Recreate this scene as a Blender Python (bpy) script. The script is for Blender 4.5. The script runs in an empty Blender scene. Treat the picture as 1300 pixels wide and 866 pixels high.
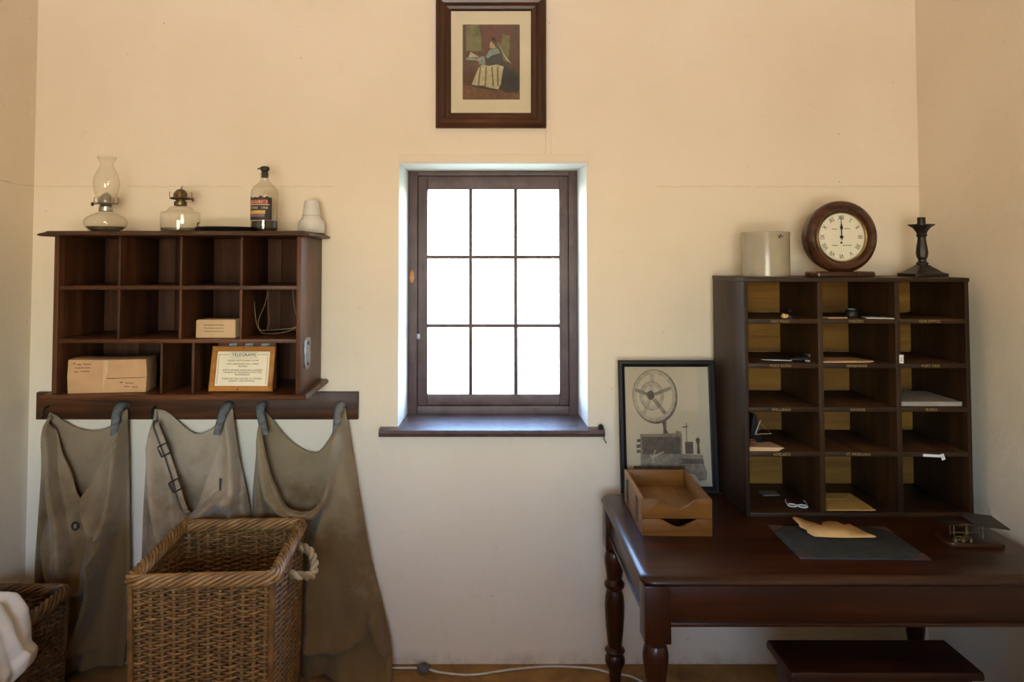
import bpy, bmesh, math, random
from mathutils import Vector, Matrix
random.seed(7)
R = math.radians
PI = math.pi
sc = bpy.context.scene
COL = sc.collection

# ------------------------------------------------------------------ camera
cam_d = bpy.data.cameras.new('camera')
cam = bpy.data.objects.new('camera', cam_d); COL.objects.link(cam)
cam.location = (0, -3.04, 1.665)
cam.rotation_euler = (R(92.1), 0, 0)
cam_d.sensor_width = 36
cam_d.lens = 921 / 1300 * 36
cam_d.shift_x = 35 / 1300
cam_d.shift_y = -139 / 1300
cam_d.clip_start = .02
sc.camera = cam

# ------------------------------------------------------------------ world, lights, exposure
world = bpy.data.worlds.new('sky'); sc.world = world
world.use_nodes = True
wn = world.node_tree.nodes; wl = world.node_tree.links
wn.clear()
wout = wn.new('ShaderNodeOutputWorld'); wbg = wn.new('ShaderNodeBackground')
sky = wn.new('ShaderNodeTexSky')
sky.sky_type = 'NISHITA'; sky.sun_disc = False
sky.sun_elevation = R(52); sky.sun_rotation = R(100); sky.dust_density = .5; sky.air_density = 1.0
wbg.inputs['Strength'].default_value = 5.0
wl.new(sky.outputs[0], wbg.inputs[0]); wl.new(wbg.outputs[0], wout.inputs[0])

def area(name, loc, rot, sx, sy, power, color, portal=False):
    d = bpy.data.lights.new(name, 'AREA'); d.shape = 'RECTANGLE'
    d.size = sx; d.size_y = sy; d.energy = power; d.color = color
    o = bpy.data.objects.new(name, d); COL.objects.link(o)
    o.location = loc; o.rotation_euler = rot
    if portal: d.cycles.is_portal = True
    return o
# sunlit ground outside the half-door behind the photographer, shining up into the room
area('sunlit_ground_outside', (-.4, -8.9, 0.0), (R(180), 0, 0), 9, 7.4, 7700, (1.0, .915, .85))
# daylight portals: the window in view and the half-door opening behind
area('portal_window', (.035, .34, 1.5), (R(-90), 0, 0), .8, 1.1, 1, (1, 1, 1), True)
area('portal_half_door', (-.2, -4.86, 1.48), (R(90), 0, 0), 1.5, 1.25, 1, (1, 1, 1), True)
sun_d = bpy.data.lights.new('sun', 'SUN'); sun_d.energy = 14; sun_d.angle = R(.6); sun_d.color = (1, .95, .86)
sun = bpy.data.objects.new('sun', sun_d); COL.objects.link(sun)
sun.rotation_euler = Vector((-.75, .12, -.9)).to_track_quat('-Z', 'Y').to_euler()

vs = sc.view_settings
vs.view_transform = 'Standard'; vs.look = 'None'; vs.gamma = 1.0; vs.exposure = 0.0
vs.use_curve_mapping = False
sc.cycles.use_denoising = True
sc.cycles.caustics_reflective = False; sc.cycles.caustics_refractive = False
sc.cycles.sample_clamp_indirect = 4

# ------------------------------------------------------------------ materials
def nmat(name):
    m = bpy.data.materials.new(name); m.use_nodes = True
    nt = m.node_tree; b = nt.nodes['Principled BSDF']
    return m, nt, b
def node(nt, t, **kw):
    n = nt.nodes.new(t)
    for k, v in kw.items(): setattr(n, k, v)
    return n
def ramp(nt, src, stops):
    r = node(nt, 'ShaderNodeValToRGB')
    e = r.color_ramp.elements
    while len(e) < len(stops): e.new(.5)
    for i, (p, c) in enumerate(stops):
        e[i].position = p; e[i].color = (*c, 1) if len(c) == 3 else c
    nt.links.new(src, r.inputs[0]); return r.outputs[0]
def coords(nt, scale=(1, 1, 1), kind='Object'):
    tc = node(nt, 'ShaderNodeTexCoord'); mp = node(nt, 'ShaderNodeMapping')
    mp.inputs['Scale'].default_value = scale
    nt.links.new(tc.outputs[kind], mp.inputs[0]); return mp.outputs[0]
def noise(nt, vec, scale, detail=4, rough=.55, dist=0):
    n = node(nt, 'ShaderNodeTexNoise')
    n.inputs['Scale'].default_value = scale; n.inputs['Detail'].default_value = detail
    n.inputs['Roughness'].default_value = rough; n.inputs['Distortion'].default_value = dist
    nt.links.new(vec, n.inputs['Vector']); return n.outputs['Fac']
def mixc(nt, fac, a, b, mode='MIX'):
    m = node(nt, 'ShaderNodeMix', data_type='RGBA', blend_type=mode)
    for s, v in ((m.inputs[0], fac), (m.inputs[6], a), (m.inputs[7], b)):
        if isinstance(v, (int, float)): s.default_value = v
        elif isinstance(v, tuple): s.default_value = (*v, 1)
        else: nt.links.new(v, s)
    return m.outputs[2]
def bump(nt, b, h, strength=.2, dist=.01):
    n = node(nt, 'ShaderNodeBump'); n.inputs['Strength'].default_value = strength
    n.inputs['Distance'].default_value = dist
    nt.links.new(h, n.inputs['Height']); nt.links.new(n.outputs[0], b.inputs['Normal'])
def plain(name, c, rough=.6, metal=0, var=.25, scale=25, spec=.5):
    m, nt, b = nmat(name)
    v = noise(nt, coords(nt), scale, 4)
    d = tuple(x * (1 - var) for x in c); l = tuple(min(1, x * (1 + var)) for x in c)
    nt.links.new(ramp(nt, v, [(.3, d), (.7, l)]), b.inputs['Base Color'])
    b.inputs['Roughness'].default_value = rough; b.inputs['Metallic'].default_value = metal
    b.inputs['Specular IOR Level'].default_value = spec
    return m
def wood(name, dark, mid, light, axis='x', rough=.4, coat=0, grain=1.0, bumps=.12, spec=.22):
    m, nt, b = nmat(name)
    s = {'x': (1.2, 22, 22), 'y': (22, 1.2, 22), 'z': (22, 22, 1.2)}[axis]
    oi = node(nt, 'ShaderNodeObjectInfo')
    tc = node(nt, 'ShaderNodeTexCoord'); add = node(nt, 'ShaderNodeVectorMath', operation='ADD')
    sep = node(nt, 'ShaderNodeMath', operation='MULTIPLY'); sep.inputs[1].default_value = 37.0
    nt.links.new(oi.outputs['Random'], sep.inputs[0])
    nt.links.new(tc.outputs['Object'], add.inputs[0]); nt.links.new(sep.outputs[0], add.inputs[1])
    mp = node(nt, 'ShaderNodeMapping'); mp.inputs['Scale'].default_value = tuple(q * grain for q in s)
    nt.links.new(add.outputs[0], mp.inputs[0])
    g = noise(nt, mp.outputs[0], 1.0, 6, .62, .6)
    c = ramp(nt, g, [(.28, dark), (.5, mid), (.74, light)])
    blot = noise(nt, add.outputs[0], 4.0, 3)
    c2 = mixc(nt, ramp(nt, blot, [(.4, (0, 0, 0)), (.75, (.55, .55, .55))]), c, dark)
    hs = node(nt, 'ShaderNodeHueSaturation')
    vmul = node(nt, 'ShaderNodeMapRange'); vmul.inputs[3].default_value = .85; vmul.inputs[4].default_value = 1.18
    nt.links.new(oi.outputs['Random'], vmul.inputs[0]); nt.links.new(vmul.outputs[0], hs.inputs['Value'])
    nt.links.new(c2, hs.inputs['Color']); nt.links.new(hs.outputs[0], b.inputs['Base Color'])
    rr = node(nt, 'ShaderNodeMapRange'); rr.inputs[3].default_value = max(.05, rough - .1); rr.inputs[4].default_value = rough + .14
    nt.links.new(blot, rr.inputs[0]); nt.links.new(rr.outputs[0], b.inputs['Roughness'])
    b.inputs['Specular IOR Level'].default_value = spec; b.inputs['Coat Weight'].default_value = coat; b.inputs['Coat Roughness'].default_value = .16
    bump(nt, b, g, bumps, .004)
    return m
def thin_glass(name, tint=(.97, .98, .97), edge=(.62, .64, .58), gloss=1.0, film=0.0):
    m = bpy.data.materials.new(name); m.use_nodes = True
    nt = m.node_tree; nt.nodes.clear()
    out = node(nt, 'ShaderNodeOutputMaterial')
    tr = node(nt, 'ShaderNodeBsdfTransparent'); gl = node(nt, 'ShaderNodeBsdfGlossy')
    gl.inputs['Roughness'].default_value = .03
    lw = node(nt, 'ShaderNodeLayerWeight'); lw.inputs['Blend'].default_value = .22
    nt.links.new(mixc(nt, lw.outputs['Facing'], tint, edge), tr.inputs[0])
    lw2 = node(nt, 'ShaderNodeLayerWeight'); lw2.inputs['Blend'].default_value = .5
    pw_ = node(nt, 'ShaderNodeMath', operation='POWER'); pw_.inputs[1].default_value = 4.0
    nt.links.new(lw2.outputs['Facing'], pw_.inputs[0])
    mu = node(nt, 'ShaderNodeMath', operation='MULTIPLY_ADD'); mu.inputs[1].default_value = .35 * gloss; mu.inputs[2].default_value = .045 * gloss
    nt.links.new(pw_.outputs[0], mu.inputs[0])
    mx = node(nt, 'ShaderNodeMixShader')
    nt.links.new(mu.outputs[0], mx.inputs[0]); nt.links.new(tr.outputs[0], mx.inputs[1]); nt.links.new(gl.outputs[0], mx.inputs[2])
    last = mx.outputs[0]
    if film > 0:     # dusty film on old panes
        di = node(nt, 'ShaderNodeBsdfDiffuse'); di.inputs[0].default_value = (.7, .68, .62, 1)
        m2 = node(nt, 'ShaderNodeMixShader')
        nz = noise(nt, coords(nt), 6, 5)
        nt.links.new(ramp(nt, nz, [(.45, (0, 0, 0)), (.8, (film, film, film))]), m2.inputs[0])
        nt.links.new(last, m2.inputs[1]); nt.links.new(di.outputs[0], m2.inputs[2]); last = m2.outputs[0]
    nt.links.new(last, out.inputs[0])
    return m

def wall_paint(name, crack=False):
    m, nt, b = nmat(name)
    v = coords(nt)
    big = noise(nt, v, 1.3, 5, .6)
    base = ramp(nt, big, [(.3, (.755, .640, .485)), (.55, (.80, .690, .545)), (.75, (.83, .725, .590))])
    fine = noise(nt, v, 14, 6, .65)
    base = mixc(nt, ramp(nt, fine, [(.62, (0, 0, 0)), (.78, (.28, .28, .28))]), base, (.60, .45, .26))
    spots = noise(nt, v, 46, 2, .4)
    base = mixc(nt, ramp(nt, spots, [(.765, (0, 0, 0)), (.785, (.55, .55, .55))]), base, (.28, .19, .10))
    # grubby splashes near the floor (dirt with its own ragged shape)
    sx = node(nt, 'ShaderNodeSeparateXYZ'); nt.links.new(v, sx.inputs[0])
    low = node(nt, 'ShaderNodeMapRange'); low.inputs[1].default_value = 0; low.inputs[2].default_value = .06
    low.inputs[3].default_value = .5; low.inputs[4].default_value = 0
    nt.links.new(sx.outputs['Z'], low.inputs[0])
    sm = noise(nt, v, 9, 5, .7)
    mu = node(nt, 'ShaderNodeMath', operation='MULTIPLY'); nt.links.new(low.outputs[0], mu.inputs[0])
    nt.links.new(ramp(nt, sm, [(.4, (0, 0, 0)), (.65, (1, 1, 1))]), mu.inputs[1])
    base = mixc(nt, mu.outputs[0], base, (.22, .15, .08))
    nt.links.new(base, b.inputs['Base Color'])
    b.inputs['Roughness'].default_value = .62; b.inputs['Specular IOR Level'].default_value = .3
    h = noise(nt, v, 26, 6, .6)
    h2 = noise(nt, v, 3.2, 3, .5)
    ad = node(nt, 'ShaderNodeMath', operation='MULTIPLY_ADD'); ad.inputs[1].default_value = 3.0
    nt.links.new(h2, ad.inputs[0]); nt.links.new(h, ad.inputs[2])
    bump(nt, b, ad.outputs[0], .30, .006)
    return m

def canvas(name, c):
    m, nt, b = nmat(name)
    v = coords(nt)
    st = noise(nt, v, 3.6, 5, .58)
    d = tuple(x * .74 for x in c); l = tuple(x * 1.15 for x in c)
    col = ramp(nt, st, [(.3, d), (.5, c), (.72, l)])
    st2 = noise(nt, v, 12, 5, .6)
    col = mixc(nt, ramp(nt, st2, [(.6, (0, 0, 0)), (.78, (.4, .4, .4))]), col, (.16, .085, .034))
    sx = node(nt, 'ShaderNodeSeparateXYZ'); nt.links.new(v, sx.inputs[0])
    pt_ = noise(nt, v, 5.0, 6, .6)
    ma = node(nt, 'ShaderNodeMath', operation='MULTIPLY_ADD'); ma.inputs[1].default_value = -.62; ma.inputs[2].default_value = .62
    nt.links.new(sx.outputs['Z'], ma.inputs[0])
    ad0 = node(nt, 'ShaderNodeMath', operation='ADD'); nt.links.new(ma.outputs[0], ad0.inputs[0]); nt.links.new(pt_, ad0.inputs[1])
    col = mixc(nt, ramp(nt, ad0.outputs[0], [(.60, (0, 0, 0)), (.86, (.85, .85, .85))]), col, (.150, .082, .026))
    nt.links.new(col, b.inputs['Base Color'])
    b.inputs['Roughness'].default_value = .95; b.inputs['Specular IOR Level'].default_value = .1
    b.inputs['Sheen Weight'].default_value = .15
    w1 = node(nt, 'ShaderNodeTexWave', wave_type='BANDS', bands_direction='X'); w1.inputs['Scale'].default_value = 150
    w2 = node(nt, 'ShaderNodeTexWave', wave_type='BANDS', bands_direction='Z'); w2.inputs['Scale'].default_value = 150
    nt.links.new(v, w1.inputs['Vector']); nt.links.new(v, w2.inputs['Vector'])
    ad = node(nt, 'ShaderNodeMath', operation='ADD'); nt.links.new(w1.outputs['Fac'], ad.inputs[0]); nt.links.new(w2.outputs['Fac'], ad.inputs[1])
    cr = noise(nt, v, 10, 5, .55)
    ad2 = node(nt, 'ShaderNodeMath', operation='MULTIPLY_ADD'); ad2.inputs[1].default_value = 5
    nt.links.new(cr, ad2.inputs[0]); nt.links.new(ad.outputs[0], ad2.inputs[2])
    bump(nt, b, ad2.outputs[0], .25, .003)
    return m

def wicker(name, dark, mid, light):
    m, nt, b = nmat(name)
    oi = node(nt, 'ShaderNodeObjectInfo')
    tc = node(nt, 'ShaderNodeTexCoord'); add = node(nt, 'ShaderNodeVectorMath', operation='ADD')
    mu = node(nt, 'ShaderNodeMath', operation='MULTIPLY'); mu.inputs[1].default_value = 50
    nt.links.new(oi.outputs['Random'], mu.inputs[0])
    nt.links.new(tc.outputs['Object'], add.inputs[0]); nt.links.new(mu.outputs[0], add.inputs[1])
    n = noise(nt, add.outputs[0], 13, 4, .6)
    nt.links.new(ramp(nt, n, [(.3, dark), (.5, mid), (.72, light)]), b.inputs['Base Color'])
    b.inputs['Roughness'].default_value = .42
    n2 = noise(nt, add.outputs[0], 160, 2)
    bump(nt, b, n2, .2, .002)
    return m

M = {}
M['wall'] = wall_paint('wall_paint')
M['lintel'] = wall_paint('lintel_paint')
M['reveal'] = plain('whitewash_reveal', (.80, .80, .76), .6, var=.05, scale=8)
M['ceiling'] = plain('ceiling_boards', (.55, .46, .33), .8, var=.06, scale=6)
def floor_mat():
    m, nt, b = nmat('earth_floor')
    v = coords(nt)
    n = noise(nt, v, 6, 7, .65)
    c = ramp(nt, n, [(.3, (.15, .068, .014)), (.5, (.26, .125, .028)), (.72, (.36, .19, .055))])
    nt.links.new(c, b.inputs['Base Color']); b.inputs['Roughness'].default_value = .8
    bump(nt, b, noise(nt, v, 40, 6, .7), .4, .01)
    return m
M['floor'] = floor_mat()
M['ground'] = plain('dry_grass', (.50, .48, .34), .9, var=.2, scale=2)
def win_paint():
    m, nt, b = nmat('brown_gloss_paint')
    v = coords(nt)
    n = noise(nt, v, 9, 5, .6)
    nt.links.new(ramp(nt, n, [(.3, (.062, .034, .034)), (.7, (.105, .062, .060))]), b.inputs['Base Color'])
    b.inputs['Roughness'].default_value = .22
    h = noise(nt, coords(nt, (90, 90, 40)), 1, 6, .75)
    bump(nt, b, h, .9, .004)
    return m
M['winpaint'] = win_paint()
M['chip'] = plain('bare_wood_chip', (.42, .17, .05), .7)
M['pane'] = thin_glass('window_glass', (.98, .985, .985), (.8, .84, .84), .8, film=.05)
M['glass'] = thin_glass('clear_glass', (.985, .985, .97), (.80, .78, .70), 1.3)
M['bottleglass'] = thin_glass('bottle_glass', (.965, .965, .93), (.74, .72, .62), 1.3)
M['picglass'] = thin_glass('picture_glass', (.97, .97, .95), (.9, .9, .88), .8)
CW = ((.028, .010, .004), (.078, .027, .010), (.15, .056, .022))
M['cabx'] = wood('cedar_x', *CW, 'x', .42)
M['caby'] = wood('cedar_y', *CW, 'y', .42)
M['cabz'] = wood('cedar_z', *CW, 'z', .42)
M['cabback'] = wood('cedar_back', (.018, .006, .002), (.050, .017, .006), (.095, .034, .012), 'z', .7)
PW = ((.016, .007, .003), (.036, .016, .006), (.070, .033, .012))
M['pigx'] = wood('pine_dark_x', *PW, 'x', .45)
M['pigy'] = wood('pine_dark_y', *PW, 'y', .45)
M['pigz'] = wood('pine_dark_z', *PW, 'z', .45)
M['pigin'] = wood('pine_inner_z', (.030, .012, .004), (.070, .027, .008), (.12, .050, .015), 'y', .65)
M['pigback'] = wood('pine_back', (.11, .044, .007), (.21, .092, .013), (.29, .145, .024), 'x', .65)
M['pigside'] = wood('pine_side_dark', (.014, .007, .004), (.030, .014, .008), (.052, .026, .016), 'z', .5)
DW = ((.014, .0035, .001), (.036, .0095, .003), (.068, .020, .007))
M['deskx'] = wood('mahogany_x', *DW, 'x', .34, coat=.22, bumps=.03)
M['desky'] = wood('mahogany_y', *DW, 'y', .34, coat=.22, bumps=.03)
M['deskz'] = wood('mahogany_z', *DW, 'z', .34, coat=.22, bumps=.03)
M['stool'] = wood('stool_wood', (.016, .005, .002), (.038, .012, .004), (.066, .022, .008), 'x', .38, coat=.1)
M['framewood'] = wood('frame_brown', (.026, .010, .005), (.056, .021, .010), (.10, .040, .019), 'z', .32, coat=.2)
M['framewoodx'] = wood('frame_brown_x', (.026, .010, .005), (.056, .021, .010), (.10, .040, .019), 'x', .32, coat=.2)
M['oak'] = wood('tray_oak_x', (.10, .035, .005), (.18, .069, .010), (.25, .108, .020), 'x', .45)
M['oaky'] = wood('tray_oak_y', (.12, .048, .010), (.22, .095, .022), (.30, .145, .042), 'y', .42)
M['signwood'] = wood('sign_oak', (.24, .085, .014), (.42, .165, .030), (.54, .24, .055), 'x', .38)
M['clockwood'] = wood('clock_wood', (.022, .007, .003), (.056, .018, .007), (.105, .037, .015), 'x', .25, coat=.4)
M['black'] = plain('black_lacquer', (.008, .007, .008), .4, var=.2, spec=.25)
M['ink'] = plain('ink', (.012, .010, .009), .8, var=.1)
M['inkbrown'] = plain('faded_ink', (.09, .05, .028), .8, var=.1)
M['gold'] = plain('faded_gold_lettering', (.30, .20, .075), .5, var=.2)
M['mount'] = plain('cream_mount', (.78, .69, .52), .8, var=.04, scale=8)
M['card'] = plain('sign_card', (.80, .70, .50), .8, var=.07, scale=10)
M['kraft'] = plain('kraft_paper', (.50, .29, .135), .75, var=.13, scale=9)
M['kraftlight'] = plain('kraft_light', (.56, .37, .20), .75, var=.12, scale=9)
M['torn'] = plain('torn_buff_paper', (.66, .42, .17), .8, var=.1, scale=14)
M['envelope'] = plain('manila_envelope', (.50, .30, .075), .7, var=.1, scale=10)
M['white'] = plain('white_paper', (.72, .70, .68), .8, var=.05)
M['greypaper'] = plain('grey_paper', (.36, .31, .25), .8, var=.15)
M['printpaper'] = plain('print_paper', (.52, .44, .34), .85, var=.07, scale=6)
M['printdark'] = plain('print_dark', (.10, .085, .075), .9, var=.35, scale=60)
M['printmid'] = plain('print_mid', (.22, .19, .16), .9, var=.3, scale=60)
M['printlight'] = plain('print_light', (.40, .34, .28), .9, var=.2, scale=60)
M['brass'] = plain('aged_brass', (.16, .11, .05), .45, .8, var=.5, scale=60)
M['nickel'] = plain('nickel', (.42, .40, .36), .28, .9, var=.2)
M['iron'] = plain('dark_iron', (.030, .027, .022), .5, .6, var=.4, scale=40)
M['bronze'] = plain('dark_bronze', (.020, .014, .009), .45, .3, var=.4, scale=50)
M['steel'] = plain('grey_steel', (.20, .21, .24), .42, .7, var=.3, scale=50)
M['peg'] = plain('grey_peg', (.15, .148, .14), .8, 0, var=.4, scale=70, spec=.15)
M['stone'] = plain('stoneware_glaze', (.36, .305, .215), .22, var=.07, scale=12)
M['milk'] = plain('milk_glass', (.66, .63, .57), .3, var=.05)
M['inkliquid'] = plain('dark_ink_liquid', (.012, .009, .006), .08, var=.1)
M['oil'] = plain('oil_residue', (.20, .17, .11), .15, var=.4, scale=30)
M['labelblack'] = plain('bottle_label_black', (.02, .014, .012), .6, var=.3)
M['labelred'] = plain('bottle_label_red', (.32, .060, .030), .6, var=.2)
M['labelyellow'] = plain('bottle_label_ochre', (.50, .31, .07), .6, var=.2)
M['labelpurple'] = plain('bottle_label_purple', (.16, .09, .13), .6, var=.2)
M['labelcream'] = plain('bottle_label_cream', (.62, .50, .32), .6, var=.2)
M['dial'] = plain('clock_dial', (.76, .71, .56), .5, var=.04, scale=10)
M['brassrim'] = plain('brass_bezel', (.33, .22, .09), .3, .9, var=.2)
M['wick'] = wicker('willow', (.060, .024, .006), (.165, .072, .018), (.29, .145, .042))
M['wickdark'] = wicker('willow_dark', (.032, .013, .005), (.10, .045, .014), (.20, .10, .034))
M['wickstake'] = wicker('willow_stake', (.15, .070, .018), (.26, .135, .036), (.36, .20, .06))
M['wickrim'] = wicker('willow_rim', (.10, .042, .011), (.25, .12, .034), (.42, .235, .085))
M['rope'] = wicker('hemp_rope', (.20, .13, .06), (.36, .25, .13), (.48, .36, .20))
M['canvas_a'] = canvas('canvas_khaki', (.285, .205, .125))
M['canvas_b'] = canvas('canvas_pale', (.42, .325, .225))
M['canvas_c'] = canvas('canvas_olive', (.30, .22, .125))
M['linen'] = plain('white_linen', (.66, .60, .52), .9, var=.08, scale=7)
M['leather'] = plain('old_leather', (.050, .032, .022), .6, var=.3)
M['blotter'] = plain('blotter_leather', (.028, .030, .030), .55, var=.45, scale=35)
M['cornerleather'] = plain('blotter_corner', (.085, .035, .030), .5, var=.3)
M['cable'] = plain('white_cable', (.55, .50, .42), .5, var=.1)
M['junction'] = plain('grey_junction', (.10, .09, .08), .6, var=.4)
M['wire'] = plain('old_wire', (.20, .15, .085), .5, .3, var=.3)
M['pewter'] = plain('pewter', (.10, .095, .085), .3, .85, var=.2)
M['paint_brown'] = plain('picture_brown', (.085, .042, .022), .7, var=.35, scale=40)
M['paint_green'] = plain('picture_green', (.17, .16, .07), .7, var=.3, scale=40)
M['paint_red'] = plain('picture_red', (.12, .040, .024), .7, var=.3, scale=40)
M['paint_dark'] = plain('picture_dark', (.030, .030, .034), .7, var=.4, scale=60)
M['paint_cream'] = plain('picture_cream', (.50, .44, .28), .7, var=.25, scale=60)
M['paint_blue'] = plain('picture_blue', (.22, .31, .29), .7, var=.25, scale=60)
M['paint_skin'] = plain('picture_skin', (.50, .32, .20), .7, var=.15, scale=60)
M['paint_rug'] = plain('picture_rug', (.16, .075, .036), .7, var=.4, scale=60)

# ------------------------------------------------------------------ mesh helpers
class MB:
    def __init__(self): self.bm = bmesh.new()
    def _mat(self, faces, mi):
        for f in faces: f.material_index = mi
    def box(self, x0, x1, y0, y1, z0, z1, bev=0, mi=0):
        vs_ = [self.bm.verts.new((x, y, z)) for x in (x0, x1) for y in (y0, y1) for z in (z0, z1)]
        q = [(0, 1, 3, 2), (4, 6, 7, 5), (0, 4, 5, 1), (2, 3, 7, 6), (0, 2, 6, 4), (1, 5, 7, 3)]
        fs = [self.bm.faces.new([vs_[i] for i in f]) for f in q]
        self._mat(fs, mi)
        if bev:
            es = list({e for f in fs for e in f.edges})
            bmesh.ops.bevel(self.bm, geom=es, offset=bev, segments=2, profile=.5, affect='EDGES')
        return self
    def prism(self, poly, plane, a0, a1, mi=0, bev=0):
        def P(u, v, w): return {'xz': (u, w, v), 'xy': (u, v, w), 'yz': (w, u, v)}[plane]
        A = [self.bm.verts.new(P(u, v, a0)) for u, v in poly]
        B = [self.bm.verts.new(P(u, v, a1)) for u, v in poly]
        n = len(poly); fs = [self.bm.faces.new(A), self.bm.faces.new(B[::-1])]
        for i in range(n):
            fs.append(self.bm.faces.new((A[i], B[i], B[(i + 1) % n], A[(i + 1) % n])))
        self._mat(fs, mi)
        if bev:
            es = list(fs[0].edges) + list(fs[1].edges)
            bmesh.ops.bevel(self.bm, geom=es, offset=bev, segments=2, profile=.5, affect='EDGES')
        return self
    def lathe(self, prof, seg=32, c=(0, 0, 0), axis='z', mi=0, cap=True, lobes=0, lobe_amp=0):
        rings = []
        for r, h in prof:
            ring = []
            for k in range(seg):
                a = 2 * PI * k / seg
                rr = r * (1 + lobe_amp * math.cos(lobes * a)) if lobes else r
                p = (rr * math.cos(a), rr * math.sin(a), h)
                if axis == 'y': p = (p[0], -p[2], p[1])
                if axis == 'x': p = (p[2], p[0], p[1])
                ring.append(self.bm.verts.new((p[0] + c[0], p[1] + c[1], p[2] + c[2])))
            rings.append(ring)
        fs = []
        for a, b in zip(rings, rings[1:]):
            for k in range(seg): fs.append(self.bm.faces.new((a[k], a[(k + 1) % seg], b[(k + 1) % seg], b[k])))
        if cap:
            if prof[0][0] > 1e-6: fs.append(self.bm.faces.new(rings[0][::-1]))
            if prof[-1][0] > 1e-6: fs.append(self.bm.faces.new(rings[-1]))
        self._mat(fs, mi); return self
    def tube(self, pts, r, sides=6, closed=False, cap=True, mi=0):
        pts = [Vector(p) for p in pts]; n = len(pts); rings = []
        up = Vector((0, 0, 1)); prev = None
        for i, p in enumerate(pts):
            if closed: t = pts[(i + 1) % n] - pts[i - 1]
            else: t = pts[min(i + 1, n - 1)] - pts[max(i - 1, 0)]
            t.normalize()
            if prev is None:
                a = up if abs(t.dot(up)) < .9 else Vector((1, 0, 0))
                u = t.cross(a).normalized()
            else:
                u = (prev - t * prev.dot(t))
                if u.length < 1e-6: u = t.cross(up)
                u.normalize()
            prev = u; w = t.cross(u)
            rr = r[i] if isinstance(r, (list, tuple)) else r
            rings.append([self.bm.verts.new(p + (u * math.cos(2 * PI * k / sides) + w * math.sin(2 * PI * k / sides)) * rr) for k in range(sides)])
        fs = []
        m = n if closed else n - 1
        for i in range(m):
            a, b = rings[i], rings[(i + 1) % n]
            off = 0
            if closed and i == n - 1:
                off = min(range(sides), key=lambda o: sum((a[k].co - b[(k + o) % sides].co).length for k in range(sides)))
            for k in range(sides):
                fs.append(self.bm.faces.new((a[k], a[(k + 1) % sides], b[(k + 1 + off) % sides], b[(k + off) % sides])))
        if cap and not closed:
            fs.append(self.bm.faces.new(rings[0][::-1])); fs.append(self.bm.faces.new(rings[-1]))
        self._mat(fs, mi); return self
    def grid(self, fn, nu, nv, closed_u=False, mi=0):
        rows = [[self.bm.verts.new(fn(i / nu, j / nv)) for i in range(nu if closed_u else nu + 1)] for j in range(nv + 1)]
        w = len(rows[0]); fs = []
        for j in range(nv):
            for i in range(w if closed_u else w - 1):
                fs.append(self.bm.faces.new((rows[j][i], rows[j][(i + 1) % w], rows[j + 1][(i + 1) % w], rows[j + 1][i])))
        self._mat(fs, mi); return self
    def sheet(self, poly, th, mi=0, z=0):       # flat sheet in xy of thickness th
        return self.prism(poly, 'xy', z, z + th, mi)
    def mesh(self, name, mats, angle=38):
        bmesh.ops.recalc_face_normals(self.bm, faces=self.bm.faces)
        me = bpy.data.meshes.new(name); self.bm.to_mesh(me); self.bm.free()
        for m in (mats if isinstance(mats, (list, tuple)) else [mats]): me.materials.append(M[m] if isinstance(m, str) else m)
        me.polygons.foreach_set('use_smooth', [True] * len(me.polygons))
        me.set_sharp_from_angle(angle=R(angle))
        return me

def link(name, me, parent=None, loc=(0, 0, 0), rot=(0, 0, 0)):
    o = bpy.data.objects.new(name, me); COL.objects.link(o)
    o.parent = parent; o.location = loc; o.rotation_euler = rot
    return o
def obj(name, mb, mat, parent=None, loc=(0, 0, 0), rot=(0, 0, 0), angle=38):
    return link(name, mb.mesh(name, mat, angle), parent, loc, rot)
def tag(o, label, cat, group=None):
    o['label'] = label; o['category'] = cat
    if group: o['group'] = group
    return o
def thing(name, label, cat, loc=(0, 0, 0), rot=(0, 0, 0), group=None):
    o = link(name, None, None, loc, rot)
    o.empty_display_size = .05
    return tag(o, label, cat, group)
def struct(name, mb, mat, label=None, parent=None):
    o = obj(name, mb, mat, parent)
    if parent is None: o['kind'] = 'structure'
    if label: o['label'] = label
    return o
def text(name, body, size, loc, mat, parent, rot=(PI / 2, 0, 0), align='CENTER', sx=1.0, ext=.0002):
    c = bpy.data.curves.new(name, 'FONT'); c.body = body; c.size = size
    c.align_x = align; c.align_y = 'CENTER'; c.extrude = ext; c.resolution_u = 2
    c.materials.append(M[mat])
    tmp = bpy.data.objects.new(name, c)
    me = bpy.data.meshes.new_from_object(tmp)
    bpy.data.objects.remove(tmp); bpy.data.curves.remove(c)
    me.name = name
    o = link(name, me, parent, loc, rot); o.scale = (sx, 1, 1)
    return o
def bez(pts, n=8):                                # Catmull-Rom through points
    P_ = [Vector(p) for p in pts]; out = []
    for i in range(len(P_) - 1):
        a, b, c, d = P_[max(i - 1, 0)], P_[i], P_[i + 1], P_[min(i + 2, len(P_) - 1)]
        for k in range(n):
            t = k / n
            out.append(.5 * ((2 * b) + (c - a) * t + (2 * a - 5 * b + 4 * c - d) * t * t + (3 * b - a - 3 * c + d) * t ** 3))
    out.append(P_[-1]); return out
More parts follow.
